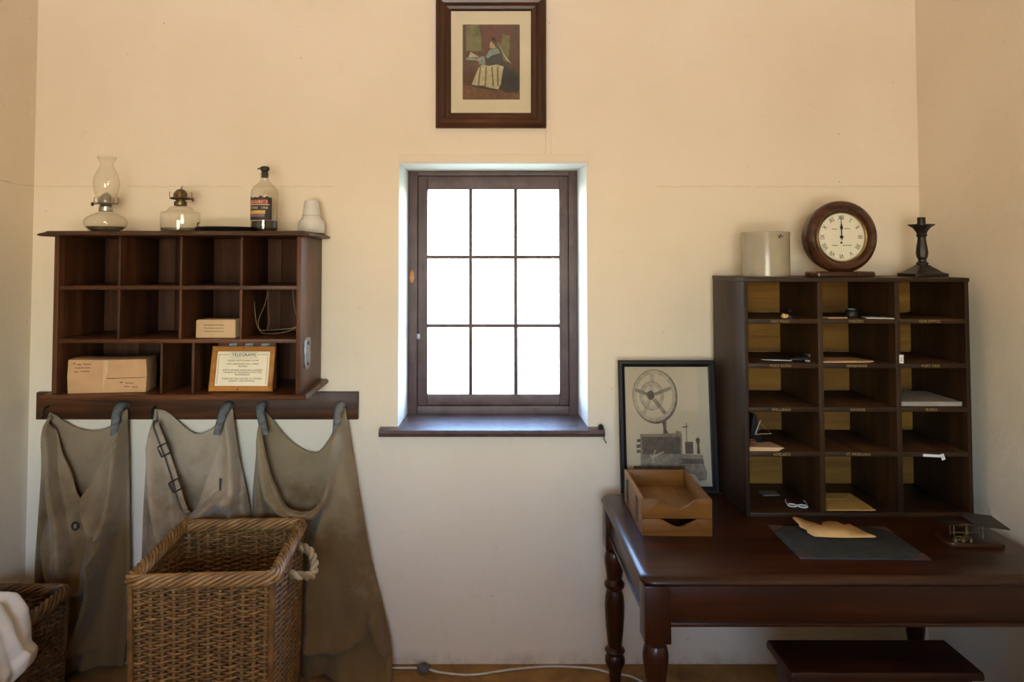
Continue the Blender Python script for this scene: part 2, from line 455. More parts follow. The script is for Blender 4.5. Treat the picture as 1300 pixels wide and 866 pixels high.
def smooth_tab(tab, t):
    n = len(tab)
    if t <= tab[0][0]: return tab[0][1]
    if t >= tab[-1][0]: return tab[-1][1]
    for i in range(n - 1):
        if t <= tab[i + 1][0]:
            x0, y0 = tab[i]; x1, y1 = tab[i + 1]; h = x1 - x0
            m0 = (tab[i + 1][1] - tab[i - 1][1]) / (tab[i + 1][0] - tab[i - 1][0]) if i > 0 else (y1 - y0) / h
            m1 = (tab[i + 2][1] - tab[i][1]) / (tab[i + 2][0] - tab[i][0]) if i < n - 2 else (y1 - y0) / h
            u = (t - x0) / h
            return ((2*u**3 - 3*u*u + 1) * y0 + (u**3 - 2*u*u + u) * h * m0 + (-2*u**3 + 3*u*u) * y1 + (u**3 - u*u) * h * m1)
def lerp_tab(tab, t):
    if t <= tab[0][0]: return tab[0][1]
    for (a, x), (b, y) in zip(tab, tab[1:]):
        if t <= b:
            k = (t - a) / (b - a); k = k * k * (3 - 2 * k) * .5 + k * .5
            return x + (y - x) * k
    return tab[-1][1]

# ------------------------------------------------------------------ the room
XL, XR, ZC, YB = -1.893, 1.826, 3.35, -4.8
WX0, WX1, WZ0, WZ1 = -.358, .428, .966, 2.066
wb = MB()
wb.box(XL - .2, WX0, 0, .36, -.1, ZC); wb.box(WX1, XR + .2, 0, .36, -.1, ZC)
wb.box(WX0, WX1, 0, .36, -.1, WZ0 - .03); wb.box(WX0, WX1, 0, .36, WZ1, ZC)
struct('wall_back', wb, 'wall', 'cream painted plaster wall with the window')
struct('wall_left', MB().box(XL - .2, XL, YB, 0, -.1, ZC), 'wall', 'cream plaster side wall beside the hanging sacks')
struct('wall_right', MB().box(XR, XR + .2, YB, 0, -.1, ZC), 'wall', 'cream plaster side wall beside the desk')
OX0, OX1, OZ0, OZ1 = -.95, .55, .86, 2.1          # half-door opening behind the photographer
wf = MB()
wf.box(XL - .2, OX0, YB - .2, YB, -.1, ZC); wf.box(OX1, XR + .2, YB - .2, YB, -.1, ZC)
wf.box(OX0, OX1, YB - .2, YB, -.1, OZ0); wf.box(OX0, OX1, YB - .2, YB, OZ1, ZC)
struct('wall_front', wf, 'wall')
# unseen counter-high block, added to dim the low wall and bounce warm light
ct = MB().box(XL, XR, -3.62, -3.30, 0, .97).box(XL, XR, -3.68, -3.24, .97, 1.01, .006)
struct('added_light_blocker', ct, 'signwood')
struct('floor', MB().box(XL - .2, XR + .2, YB, .0, -.1, 0), 'floor', 'dark earthen floor')
struct('ceiling', MB().box(XL - .2, XR + .2, YB - .2, .36, ZC, ZC + .1), 'ceiling')
g = MB().box(-30, 30, .36, 60, -.3, -.15)
o = struct('ground_outside', g, 'ground', 'sunlit ground beyond the window')

# horizontal hairline joint in the plaster: a slightly proud ragged bead
def bead(x0, x1, z, y, n, seed, r=.0016):
    rnd = random.Random(seed)
    return [(x0 + (x1 - x0) * i / n, y, z + rnd.uniform(-.0018, .0018)) for i in range(n + 1)]
M['plasterline'] = plain('plaster_joint', (.62, .49, .32), .8, var=.3)
for i, (a, b) in enumerate(((XL, -1.62), (-1.50, -1.02), (-.98, -.62), (.72, 1.12), (1.14, XR))):
    t = MB().tube(bead(a, b, 1.966, -.0003, 26, i), .0011, 5)
    struct('trim_%d' % (i + 1), t, 'plasterline', 'hairline joint across the plaster')
t = MB().tube([(XL + .0002, -1.4 + .07 * i, 1.966 + random.uniform(-.006, .004)) for i in range(21)], .0016, 5)
struct('trim_6', t, 'plasterline', 'hairline joint on the side wall')
# plaster band over the window and the painted batten up to the picture
struct('trim_7', MB().box(-.362, .438, -.010, 0, 2.066, 2.102, .003), 'lintel', 'painted plaster band over the window')
struct('trim_8', MB().box(.256, .279, -.008, 0, 2.102, 2.25, .002), 'lintel', 'painted batten between window and picture')

# whitewashed reveal lining
rv = MB()
YF = .25
rv.prism([(WX0, -.001), (WX0 + .012, YF), (WX0 - .0, YF + .1), (WX0 - .003, -.001)], 'xy', WZ0 - .0, WZ1)
rv.prism([(WX1, -.001), (WX1 - .006, YF), (WX1, YF + .1), (WX1 + .003, -.001)], 'xy', WZ0 - .0, WZ1)
rv.box(WX0, WX1, -.001, YF + .1, WZ1 - .004, WZ1)
struct('trim_9', rv, 'reveal', 'whitewashed window reveal')

# window: fixed frame, sash with nine panes, sill
W = link('window_1', None); W['kind'] = 'structure'; W['label'] = 'brown painted nine-pane window in a deep reveal'
FX0, FX1, FZ0, FZ1 = -.349, .424, .958, 2.064
fr = MB()
y0, y1 = YF, YF + .07
fr.box(FX0, FX0 + .046, y0, y1, FZ0, FZ1, .004); obj('frame_jamb', fr, 'winpaint', W)
fr = MB().box(FX1 - .042, FX1, y0, y1, FZ0, FZ1, .004); obj('frame_jamb', fr, 'winpaint', W)
fr = MB().box(FX0 + .046, FX1 - .042, y0, y1, FZ1 - .024, FZ1, .003); obj('frame_head', fr, 'winpaint', W)
fr = MB().box(FX0 + .046, FX1 - .042, y0, y1, FZ0, FZ0 + .042, .004); obj('frame_sill_rail', fr, 'winpaint', W)
SX0, SX1, SZ0, SZ1 = FX0 + .0475, FX1 - .0435, FZ0 + .0435, FZ1 - .0255
obj('frame_stop', MB().box(FX0 + .04, FX0 + .056, YF + .052, YF + .068, FZ0, FZ1).box(FX1 - .052, FX1 - .036, YF + .052, YF + .068, FZ0, FZ1).box(FX0, FX1, YF + .052, YF + .068, FZ0 + .03, FZ0 + .052).box(FX0, FX1, YF + .052, YF + .068, FZ1 - .036, FZ1 - .01), 'winpaint', W)
GX = (-.258, .339); GZ = (1.051, 1.978)
ys0, ys1 = YF + .006, YF + .05
S = obj('sash', MB().box(SX0, GX[0], ys0, ys1, SZ0, SZ1, .003).box(GX[1], SX1, ys0, ys1, SZ0, SZ1, .003)
        .box(GX[0], GX[1], ys0, ys1, SZ0, GZ[0], .003).box(GX[0], GX[1], ys0, ys1, GZ[1], SZ1, .003), 'winpaint', W)
for xb in (-.063, .1425): obj('glazing_bar', MB().box(xb - .008, xb + .008, YF + .012, YF + .045, GZ[0], GZ[1], .002), 'winpaint', S)
for zb in (1.670, 1.358): obj('glazing_bar', MB().box(GX[0], GX[1], YF + .014, YF + .044, zb - .008, zb + .008, .002), 'winpaint', S)
xs = (GX[0], -.063, .1425, GX[1]); zs = (GZ[0], 1.358, 1.670, GZ[1])
for i in range(3):
    for j in range(3):
        a, b, c, d = xs[i] + .003, xs[i + 1] - .003, zs[j] + .003, zs[j + 1] - .003
        obj('pane', MB().box(a, b, YF + .030, YF + .033, c, d), 'pane', S)
# worn patches where the paint has chipped off the left jamb
obj('paint_chip', MB().prism([(-.336, 1.60), (-.327, 1.612), (-.320, 1.60), (-.318, 1.572), (-.324, 1.553), (-.334, 1.556), (-.339, 1.575)], 'xz', YF - .0012, YF + .001), 'chip', W)
obj('catch', MB().box(-.305, -.288, YF - .008, YF + .004, 1.30, 1.325, .002), 'steel', W)
sill = MB()
prof = [(YF + .02, .944), (YF + .02, .964), (0, .966), (-.035, .966), (-.050, .961), (-.056, .950), (-.052, .938), (-.040, .932), (.0, .932)]
sill.prism([(y, z) for y, z in prof if True], 'yz', WX0 - .0, WX1 + .0)
sill.prism([(-.0005, .966), (-.035, .966), (-.050, .961), (-.056, .950), (-.052, .938), (-.040, .932), (-.0005, .932)], 'yz', -.432, WX0)
sill.prism([(-.0005, .966), (-.035, .966), (-.050, .961), (-.056, .950), (-.052, .938), (-.040, .932), (-.0005, .932)], 'yz', WX1, .492)
obj('window_sill', sill, 'winpaint', W)
k = obj('sill_peg', MB().lathe([(.010, 0), (.012, .006), (.009, .013), (.004, .016), (0, .016)], 12, (.478, -.03, .966)), 'iron', W)
obj('sill_string', MB().tube(bez([(.478, -.058, .955), (.487, -.060, .945), (.486, -.061, .93), (.494, -.060, .918), (.492, -.06, .912)]), .0022, 5), 'leather', W)

# ------------------------------------------------------------------ framed print above the window
def moulded_frame(parent, w, h, b, d, mat_x, mat_z, name='frame_rail', prof=None):
    # four mitred lengths, local: x centred, z from 0, front towards -y
    prof = prof or [(0, 0), (0, d * .55), (b * .12, d * .8), (b * .3, d), (b * .52, d * .9), (b * .7, d * .62), (b * .88, d * .55), (b, d * .38), (b, 0)]
    corners = [(-w / 2, 0), (w / 2, 0), (w / 2, h), (-w / 2, h)]
    inw = [(1, 1), (-1, 1), (-1, -1), (1, -1)]
    for i in range(4):
        j = (i + 1) % 4; mb = MB(); A = []; B = []
        for s, t in prof:
            A.append(mb.bm.verts.new((corners[i][0] + inw[i][0] * s, -t, corners[i][1] + inw[i][1] * s)))
            B.append(mb.bm.verts.new((corners[j][0] + inw[j][0] * s, -t, corners[j][1] + inw[j][1] * s)))
        n = len(prof)
        for k in range(n): mb.bm.faces.new((A[k], A[(k + 1) % n], B[(k + 1) % n], B[k]))
        mb.bm.faces.new(A); mb.bm.faces.new(B[::-1])
        obj(name, mb, mat_x if i % 2 == 0 else mat_z, parent, angle=25)

P1 = thing('framed_picture', 'brown moulded frame with a seated woman, hung above the window', 'picture', (.0275, -.004, 2.210), (R(1.2), 0, 0))
moulded_frame(P1, .463, .557, .064, .036, 'framewoodx', 'framewood')
obj('backing', MB().box(-.22, .22, -.006, -.001, .012, .545), 'kraft', P1)
obj('mount', MB().box(-.170, .170, -.011, -.006, .060, .497), 'mount', P1)
pic = MB()
def flat(mb, poly, y, mi, ox, oz, s=1):
    vsx = [mb.bm.verts.new((ox + u * s, y, oz + v * s)) for u, v in poly]
    f = mb.bm.faces.new(vsx); f.material_index = mi
# generic painted sitter: units of the 0.24 x 0.32 sheet, origin bottom left
ox, oz = -.119, .120
def q(pts, lay, mi): flat(pic, pts, -.0112 - lay * .00012, mi, ox, oz, .0024)
q([(0, 0), (100, 0), (100, 132), (0, 132)], 0, 0)
q([(6, 85), (34, 85), (32, 110), (28, 132), (6, 130)], 1, 1)
q([(36, 80), (34, 132), (84, 132), (84, 70)], 1, 2)
q([(62, 70), (80, 66), (83, 112), (70, 116)], 2, 1)
q([(0, 0), (100, 0), (100, 18), (0, 26)], 1, 7)
q([(4, 26), (30, 20), (32, 72), (6, 72)], 2, 0)
q([(6, 70), (32, 68), (32, 72), (6, 74)], 3, 5)
q([(10, 74), (30, 75), (22, 79), (14, 84)], 3, 4)
q([(38, 66), (44, 82), (54, 90), (66, 84), (72, 66), (86, 54), (98, 40), (98, 14), (76, 12), (60, 20), (48, 60)], 3, 3)
q([(16, 27), (24, 24), (36, 25), (48, 20), (62, 18), (67, 28), (69, 44), (72, 58), (60, 62), (46, 59), (34, 62), (28, 56), (22, 42)], 4, 4)
q([(17, 26), (32, 24), (62, 18), (60, 15), (30, 20), (18, 23)], 5, 3)
q([(40, 76), (48, 88), (60, 90), (66, 82), (52, 78), (44, 72)], 5, 5)
q([(48, 90), (47, 98), (50, 104), (56, 104), (59, 98), (57, 90)], 6, 6)
q([(50, 103), (54, 110), (60, 104), (66, 88), (76, 70), (86, 62), (74, 78), (64, 98), (58, 106)], 7, 4)
for xa, xb in ((30, 26), (40, 38), (50, 52), (60, 60)): q([(xa, 58), (xa + 2.5, 58), (xb + 3, 24), (xb, 24)], 5, 1)
q([(28, 62), (32, 76), (38, 76), (40, 62)], 6, 5)
q([(27, 66), (27, 72), (31, 74), (32, 68)], 7, 6)
obj('print', pic, ['paint_brown', 'paint_green', 'paint_red', 'paint_dark', 'paint_cream', 'paint_blue', 'paint_skin', 'paint_rug'], P1)
obj('glazing', MB().box(-.170, .170, -.0145, -.0135, .060, .497), 'picglass', P1)

# ------------------------------------------------------------------ left wall cabinet (pigeonhole shelf)
CF = -.34
C1 = thing('pigeonhole_shelf', 'red-brown wooden wall shelf with open compartments above the hook rail', 'shelf', (-1.14, -.001, 1.145))
def cbox(name, mat, x0, x1, y0, y1, z0, z1, bev=.0015, parent=C1, org=(-1.14, -.001, 1.145)):
    return obj(name, MB().box(x0 - org[0], x1 - org[0], y0 - org[1], y1 - org[1], z0 - org[2], z1 - org[2], bev), mat, parent)
cbox('side_panel', 'cabz', -1.600, -1.582, CF, -.001, 1.164, 1.745)
sd = cbox('side_panel', 'cabz', -.698, -.680, CF, -.001, 1.164, 1.745)
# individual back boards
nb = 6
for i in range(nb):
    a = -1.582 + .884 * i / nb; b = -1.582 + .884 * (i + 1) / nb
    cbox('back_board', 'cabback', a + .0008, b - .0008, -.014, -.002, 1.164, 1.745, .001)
cbox('shelf_board', 'cabx', -1.582, -.698, CF + .004, -.014, 1.5475, 1.5625)
cbox('shelf_board', 'cabx', -1.582, -.698, CF + .004, -.014, 1.350, 1.3645)
for z0, z1 in ((1.5625, 1.745), (1.3645, 1.5475)):
    for x in (-1.360, -1.131, -.906): cbox('divider', 'cabz', x - .0045, x + .0045, CF + .006, -.014, z0, z1, .001)
for x in (-1.198, -1.081): cbox('divider', 'cabz', x - .0045, x + .0045, CF + .006, -.014, 1.164, 1.350, .001)
tp = MB()      # moulded cornice board
def ring_slab(mb, prof, x0, x1, yf, yb, org):
    rows = []
    for ins, z in prof:
        rows.append([mb.bm.verts.new((x - org[0], y - org[1], z - org[2])) for x, y in ((x0 + ins, yb), (x0 + ins, yf + ins), (x1 - ins, yf + ins), (x1 - ins, yb))])
    for a, b in zip(rows, rows[1:]):
        for k in range(4): mb.bm.faces.new((a[k], a[(k + 1) % 4], b[(k + 1) % 4], b[k]))
    mb.bm.faces.new(rows[0][::-1]); mb.bm.faces.new(rows[-1])
ORG = (-1.14, -.001, 1.145)
ring_slab(tp, [(.018, 1.745), (.006, 1.746), (0, 1.750), (0, 1.753), (.006, 1.757), (.016, 1.760), (.024, 1.766), (.028, 1.766)], -1.645, -.645, -.375, -.001, ORG)
obj('top_board', tp, 'cabx', C1)
bt = MB(); ring_slab(bt, [(.010, 1.145), (.002, 1.147), (0, 1.152), (.002, 1.158), (.006, 1.161), (.008, 1.164)], -1.625, -.648, -.370, -.001, ORG)
obj('bottom_board', bt, 'cabx', C1)
pl = MB()      # steel mounting plate on the outer side
pl.prism([(-.045, .000), (-.040, .012), (0, .018), (.040, .012), (.045, .0), (.045, -.075), (.028, -.098), (0, -.106), (-.028, -.098), (-.045, -.075)], 'yz', 0, .004, bev=.0008)
p_ = obj('mounting_plate', pl, 'steel', C1, (-.680 + 1.14, -.245, 1.345 - 1.145))
p_['label'] = 'grey metal mounting plate'
for yy, zz in ((0, -.005), (0, -.085)):
    obj('screw', MB().lathe([(.007, 0), (.006, .003), (0, .004)], 12, axis='x', c=(.004, yy, zz)), 'iron', p_)

# ------------------------------------------------------------------ hook rail with pegs
RL = thing('hook_rail', 'dark wooden rail on the wall with grey pegs holding the sacks', 'hook rail', (-1.185, -.001, 1.0))
obj('rail_board', MB().box(-.664, .664, -.024, 0, .0, .112, .002), 'cabx', RL)
def peg(x, z, tilt, ln=.105):
    path = bez([(0, .0, .0), (0, -.03, .004), (0, -.055, -.012), (0, -.066, -.045), (0, -.070, -ln)], 6)
    n = len(path)
    rr = [.0145 if i < n * .3 else .0165 - .006 * (i / n) for i in range(n)]
    o_ = obj('peg', MB().tube(path, rr, 12), 'peg', RL, (x + 1.185, -.022, z - 1.0), (0, R(tilt), 0)); o_.scale = (1.35, 1.15, 1); return o_
peg(-1.481, 1.060, 2); peg(-1.048, 1.060, 14); peg(-.908, 1.060, -16); peg(-.588, 1.060, 4)
for x in (-1.795, -1.352):
    obj('hook', MB().tube(bez([(0, 0, .01), (0, -.03, .008), (0, -.046, -.006), (0, -.05, -.024), (0, -.036, -.032)]), .004, 8), 'iron', RL, (x + 1.185, -.022, 1.045 - 1.0))

# ------------------------------------------------------------------ canvas sacks
def seg_side(px, pz, a, b):
    ax, az = a; bx, bz = b
    dx, dz = bx - ax, bz - az; L2 = dx * dx + dz * dz
    t = max(0, min(1, ((px - ax) * dx + (pz - az) * dz) / L2))
    qx, qz = ax + t * dx, az + t * dz
    d = math.hypot(px - qx, pz - qz)
    s = 1 if (dx * (pz - az) - dz * (px - ax)) > 0 else -1
    return d, s, t
def sack(name, label, mat, left, right, front, back, zb, folds, belly, seed, yoff=-.02, floor_y=None):
    """left/right: [(z, x)] outlines from top down; front/back: [(s, z)] mouth edges."""
    T_ = thing(name, label, 'sack', ((left[0][1] + right[0][1]) / 2, -.05, 0), group='canvas mail sacks on the hook rail')
    org = T_.location
    rnd = random.Random(seed); ph = [rnd.uniform(0, 6.3) for _ in range(6)]
    L_ = [(-z, x) for z, x in left]; R_ = [(-z, x) for z, x in right]
    def pt(s, v, side):
        zm = smooth_tab(front if side else back, s)
        zbot = zb + .012 * math.sin(s * 9 + ph[0])
        z = zm + (zbot - zm) * v
        xl, xr = smooth_tab(L_, -z), smooth_tab(R_, -z)
        x = xl + (xr - xl) * s
        down = (left[0][0] - z) / left[0][0]
        base = -.030 - belly * math.sin(PI * s) ** .7 * min(1, down * 3 + .15) * (1 if side else .12)
        y = base + (.0 if side else .022)
        if side:
            amp = .012 * (.3 + down)
            y -= amp * (math.sin(s * 15 + ph[1] + 1.2 * math.sin(z * 5 + ph[2])) + .6 * math.sin(s * 27 + ph[3] - z * 3))
            for poly, w1, w2, am in folds:
                d, sd_, t_ = min((seg_side(x, z, a, b) for a, b in zip(poly, poly[1:])), key=lambda q_: q_[0])
                w = w1 if sd_ > 0 else w2
                y -= 2.0 * am * math.exp(-(d / w) ** 2)
            y = min(y, -.032)
        else:
            y -= .006 * math.sin(s * 7 + ph[4])
            y = min(y, -.010)
        edge = min(s, 1 - s) / .06
        if edge < 1: y = y * edge + (-.026) * (1 - edge)
        if floor_y and v > .86:                 # hem lies forward on the floor
            k = ((v - .86) / .14) ** 1.5
            y -= floor_y * k * (1 if side else .8) * max(0, min(1, (s - .35) / .25))
        return Vector((x - org[0], y + yoff - org[1], z - org[2]))
    nu, nv = 110, 150
    fb = MB().grid(lambda u, v: pt(u, v, True), nu, nv)
    o = obj('front_panel', fb, mat, T_, angle=75)
    so = o.modifiers.new('thick', 'SOLIDIFY'); so.thickness = .004; so.offset = 1
    bb = MB().grid(lambda u, v: pt(u, v, False), 40, 60)
    o2 = obj('back_panel', bb, mat, T_, angle=75)
    so = o2.modifiers.new('thick', 'SOLIDIFY'); so.thickness = .003; so.offset = 1
    # rolled hem along the front mouth
    obj('mouth_hem', MB().tube([pt(i / 60, 0, True) + Vector((0, -.002, 0)) for i in range(61)], .0042, 6), mat, T_)
    obj('back_hem', MB().tube([pt(i / 40, 0, False) + Vector((0, -.001, 0)) for i in range(41)], .003, 6), mat, T_)
    return T_, pt
# sack by the corner
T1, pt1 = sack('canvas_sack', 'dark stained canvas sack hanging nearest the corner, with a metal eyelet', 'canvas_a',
    [(1.035, -1.775), (.85, -1.793), (.60, -1.805), (.3, -1.815), (.0, -1.80)],
    [(1.050, -1.462), (.85, -1.452), (.60, -1.444), (.3, -1.436), (.0, -1.46)],
    [(0, 1.030), (.06, 1.0), (.22, .90), (.40, .79), (.52, .70), (.62, .755), (.74, .86), (.88, .97), (.96, 1.035), (1, 1.045)],
    [(0, 1.030), (.12, 1.0), (.34, .965), (.56, .955), (.76, .975), (.92, 1.03), (1, 1.045)], .03,
    [([(-1.765, 1.0), (-1.742, .90), (-1.70, .70), (-1.665, .56), (-1.650, .46)], .008, .045, .034),
     ([(-1.468, .99), (-1.490, .70), (-1.515, .50), (-1.565, .276), (-1.63, .10), (-1.70, -.02)], .020, .009, .038),
     ([(-1.750, .52), (-1.72, .41), (-1.66, .345), (-1.61, .335), (-1.565, .37), (-1.525, .47)], .060, .014, .030),
     ([(-1.600, .69), (-1.585, .62), (-1.555, .565), (-1.515, .575)], .035, .009, .024),
     ([(-1.788, .95), (-1.795, .10)], .016, .03, .020), ([(-1.76, .22), (-1.68, .13), (-1.60, .12)], .04, .012, .018)],
    .050, 3)
e = pt1(.49, .165, True)
ring = MB().tube([(e.x + .012 * math.cos(a), e.y - .014, e.z + .014 * math.sin(a)) for a in [2 * PI * i / 20 for i in range(20)]], .0042, 6, closed=True)
obj('eyelet', ring, 'iron', T1)
# strap sack
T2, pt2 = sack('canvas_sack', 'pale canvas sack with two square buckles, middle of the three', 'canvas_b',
    [(1.050, -1.345), (.85, -1.375), (.60, -1.388), (.3, -1.39), (.02, -1.385)],
    [(1.050, -1.032), (.85, -1.00), (.62, -.953), (.3, -.96), (.02, -.96)],
    [(0, 1.045), (.06, 1.00), (.20, .90), (.34, .78), (.46, .655), (.52, .65), (.60, .70), (.74, .84), (.88, .97), (.96, 1.04), (1, 1.05)],
    [(0, 1.045), (.14, 1.03), (.32, .985), (.5, .945), (.66, .955), (.82, 1.0), (.94, 1.045), (1, 1.05)], .03,
    [([(-1.352, .98), (-1.345, .90), (-1.325, .78), (-1.30, .62), (-1.28, .50), (-1.27, .1)], .035, .008, .034),
     ([(-1.020, .99), (-1.005, .90), (-1.003, .55)], .008, .035, .030), ([(-1.17, .62), (-1.12, .66), (-1.07, .705), (-1.025, .71)], .012, .035, .034),
     ([(-1.24, .84), (-1.21, .74), (-1.19, .62)], .008, .03, .014), ([(-.990, .9), (-.955, .5)], .02, .010, .016)],
    .050, 5)
def on2(s, v, dy): 
    p = pt2(s, v, True); return (p.x, p.y - dy, p.z)
strap = [on2(s, 0, .008) for s in [.05 + .41 * i / 24 for i in range(25)]]
stp = MB()
for a, b in zip(strap, strap[1:]):
    a, b = Vector(a), Vector(b); d = (b - a).normalized(); n = Vector((d.z, 0, -d.x)) * .011
    vs_ = [stp.bm.verts.new(p) for p in (a - n + Vector((.014, 0, .0)), a + n + Vector((.014, 0, 0)), b + n + Vector((.014, 0, 0)), b - n + Vector((.014, 0, 0)))]
    stp.bm.faces.new(vs_)
bmesh.ops.remove_doubles(stp.bm, verts=stp.bm.verts, dist=.002)
so_ = obj('strap', stp, 'canvas_b', T2); md = so_.modifiers.new('thick', 'SOLIDIFY'); md.thickness = .004
obj('strap_edge', MB().tube([Vector(p) + Vector((.001, -.001, 0)) for p in strap], .0035, 6), 'leather', T2)
for i in (9, 18):
    c = Vector(strap[i]) + Vector((.012, -.006, 0)); a = .5
    cs = [c + Vector(((u * math.cos(a) - w * math.sin(a)) * .021, 0, (u * math.sin(a) + w * math.cos(a)) * .021)) for u, w in ((-1, -1), (1, -1), (1, 1), (-1, 1))]
    pts = []
    for k in range(4):
        for f in (0, .25, .5, .75): pts.append(cs[k].lerp(cs[(k + 1) % 4], f))
    obj('buckle', MB().tube(pts, .0036, 6, closed=True), 'iron', T2)
p = pt2(.80, .15, True)
obj('slit_patch', MB().box(p.x - .006, p.x + .006, p.y - .008, p.y - .003, p.z - .035, p.z + .015, .001), 'leather', T2, rot=(0, 0, 0))
# flared sack
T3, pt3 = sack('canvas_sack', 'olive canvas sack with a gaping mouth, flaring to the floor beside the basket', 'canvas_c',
    [(1.050, -.912), (.85, -.93), (.62, -.942), (.3, -.90), (.0, -.85)],
    [(1.050, -.570), (.85, -.535), (.62, -.495), (.45, -.462), (.25, -.410), (.08, -.372), (.0, -.366)],
    [(0, 1.045), (.05, 1.01), (.13, .90), (.20, .80), (.29, .715), (.40, .675), (.54, .665), (.66, .69), (.76, .755), (.84, .86), (.90, .95), (.96, 1.03), (1, 1.05)],
    [(0, 1.045), (.10, 1.01), (.28, .935), (.46, .88), (.62, .868), (.74, .91), (.86, .98), (.95, 1.04), (1, 1.05)], .008,
    [([(-.905, .98), (-.885, .82), (-.860, .72), (-.81, .665), (-.75, .640), (-.69, .650), (-.645, .70), (-.605, .85), (-.585, .96)], .035, .020, .042),
     ([(-.925, .90), (-.90, .70), (-.88, .60)], .012, .03, .020),
     ([(-.583, .95), (-.60, .80), (-.64, .65), (-.69, .50), (-.70, .30), (-.69, .12)], .055, .010, .026),
     ([(-.565, .95), (-.50, .60), (-.43, .22), (-.40, .08)], .010, .045, .024),
     ([(-.73, .165), (-.66, .125), (-.60, .11), (-.54, .13)], .045, .010, .026), ([(-.45, .21), (-.42, .13), (-.380, .09)], .025, .009, .022)],
    .034, 9, floor_y=.09)
obj('mouth_roll', MB().tube([pt3(.10 + .80 * i / 50, .012, True) + Vector((0, -.006, -.004)) for i in range(51)],
    [.005 + .008 * math.sin(PI * i / 50) for i in range(51)], 8), 'canvas_c', T3)

# ------------------------------------------------------------------ wicker baskets
def rr_path(w, d, r):
    hw, hd = w / 2, d / 2
    segs = []
    cs = [(hw - r, -hd + r, -PI / 2), (hw - r, hd - r, 0), (-hw + r, hd - r, PI / 2), (-hw + r, -hd + r, PI)]
    Ls = [w - 2 * r, PI * r / 2, d - 2 * r, PI * r / 2] * 2
    per = 2 * (w - 2 * r) + 2 * (d - 2 * r) + 2 * PI * r
    def at(t):
        t = t % per
        st = [((-hw + r, -hd), (1, 0), (0, -1)), cs[0], ((hw, -hd + r), (0, 1), (1, 0)), cs[1], ((hw - r, hd), (-1, 0), (0, 1)), cs[2], ((-hw, hd - r), (0, -1), (-1, 0)), cs[3]]
        L = [w - 2 * r, PI * r / 2, d - 2 * r, PI * r / 2, w - 2 * r, PI * r / 2, d - 2 * r, PI * r / 2]
        for i in range(8):
            if t <= L[i] or i == 7:
                if i % 2 == 0:
                    (x, y), (dx, dy), nrm = st[i]
                    return (x + dx * t, y + dy * t), nrm
                cx, cy, a0 = st[i]; a = a0 + t / r
                return (cx + r * math.cos(a), cy + r * math.sin(a)), (math.cos(a), math.sin(a))
            t -= L[i]
    return at, per
def basket(label, loc, rz, w, d, h, pitch, nst, taper, mats, handle=True):
    B = thing('wicker_basket', label, 'basket', loc, (0, 0, rz))
    at, per = rr_path(w - .03, d - .03, .03)
    if nst % 2: nst += 1
    sub = 4
    def ring(par):
        pts = []
        for k in range(nst * sub):
            t = per * k / (nst * sub)
            (x, y), (nx, ny) = at(t)
            a = .0075 * math.cos(PI * k / sub + (PI if par else 0))
            z = .0022 * math.sin(PI * k / sub)
            pts.append((x + nx * a, y + ny * a, z))
        return MB().tube(pts, .0050, 6, closed=True).mesh('weaver', mats[0], 80)
    rings = [ring(0), ring(1)]
    n = int((h - .05) / pitch)
    for i in range(n):
        z = .02 + i * pitch
        s = taper + (1 - taper) * z / h
        o_ = link('weaver', rings[i % 2], B, (0, 0, z)); o_.scale = (s, s, 1)
        o_.rotation_euler = (random.uniform(-.003, .003), random.uniform(-.003, .003), 0)
    for k in range(nst):
        (x, y), _ = at(per * k / nst)
        obj('upright_stake', MB().tube([(x * taper, y * taper, .005), (x * (taper + 1) / 2, y * (taper + 1) / 2, h / 2), (x, y, h - .012)], .0066, 6), mats[2], B)
    for sx in (-1, 1):
        for sy in (-1, 1):
            x, y = sx * (w / 2 - .017), sy * (d / 2 - .017)
            obj('corner_post', MB().tube([(x * taper, y * taper, 0), (x, y, h - .01)], .0105, 8), mats[0], B)
    # base
    obj('base', MB().box(-w / 2 * taper + .02, w / 2 * taper - .02, -d / 2 * taper + .02, d / 2 * taper - .02, .004, .018), mats[0], B)
    # plaited rim: strands laid helically round the edge
    ns = 7; turns = round(per / .20)
    N = turns * 26
    for s_ in range(ns):
        pts = []
        for k in range(N):
            t = per * k / N; (x, y), (nx, ny) = at(t)
            a = 2 * PI * (turns * k / N + s_ / ns)
            ro, rz_ = .0165 * math.cos(a), .0165 * math.sin(a)
            pts.append((x + nx * ro, y + ny * ro, h - .018 + rz_))
        obj('rim_strand', MB().tube(pts, .0072, 6, closed=True), mats[1], B, angle=80)
    # three thicker wale rows below the rim
    if handle:
        path = bez([(w / 2 - .01, -.02, h - .10), (w / 2 + .035, .0, h - .115), (w / 2 + .062, .035, h - .125), (w / 2 + .060, .075, h - .095), (w / 2 + .035, .10, h - .065), (w / 2 - .005, .115, h - .055)], 10)
        H_ = link('handle', None, B)
        for s_ in range(2):
            pts = []
            for i, p in enumerate(path):
                tdir = (path[min(i + 1, len(path) - 1)] - path[max(i - 1, 0)]).normalized()
                u = tdir.cross(Vector((0, 0, 1))).normalized(); w_ = tdir.cross(u)
                a = i * .55 + s_ * PI
                pts.append(p + (u * math.cos(a) + w_ * math.sin(a)) * .0075)
            obj('handle_strand', MB().tube(pts, .0095, 8), 'rope', H_)
    return B
basket('large square wicker basket with plaited rim standing below the sacks', (-.913, -.455, 0), R(3.2), .478, .512, .660, .0092, 50, .95, ('wick', 'wickrim', 'wickstake'))
basket('small dark wicker basket in the corner holding white cloth', (-1.700, -.56, 0), R(0), .355, .52, .458, .0086, 46, .93, ('wickdark', 'wickdark', 'wickdark'), False)

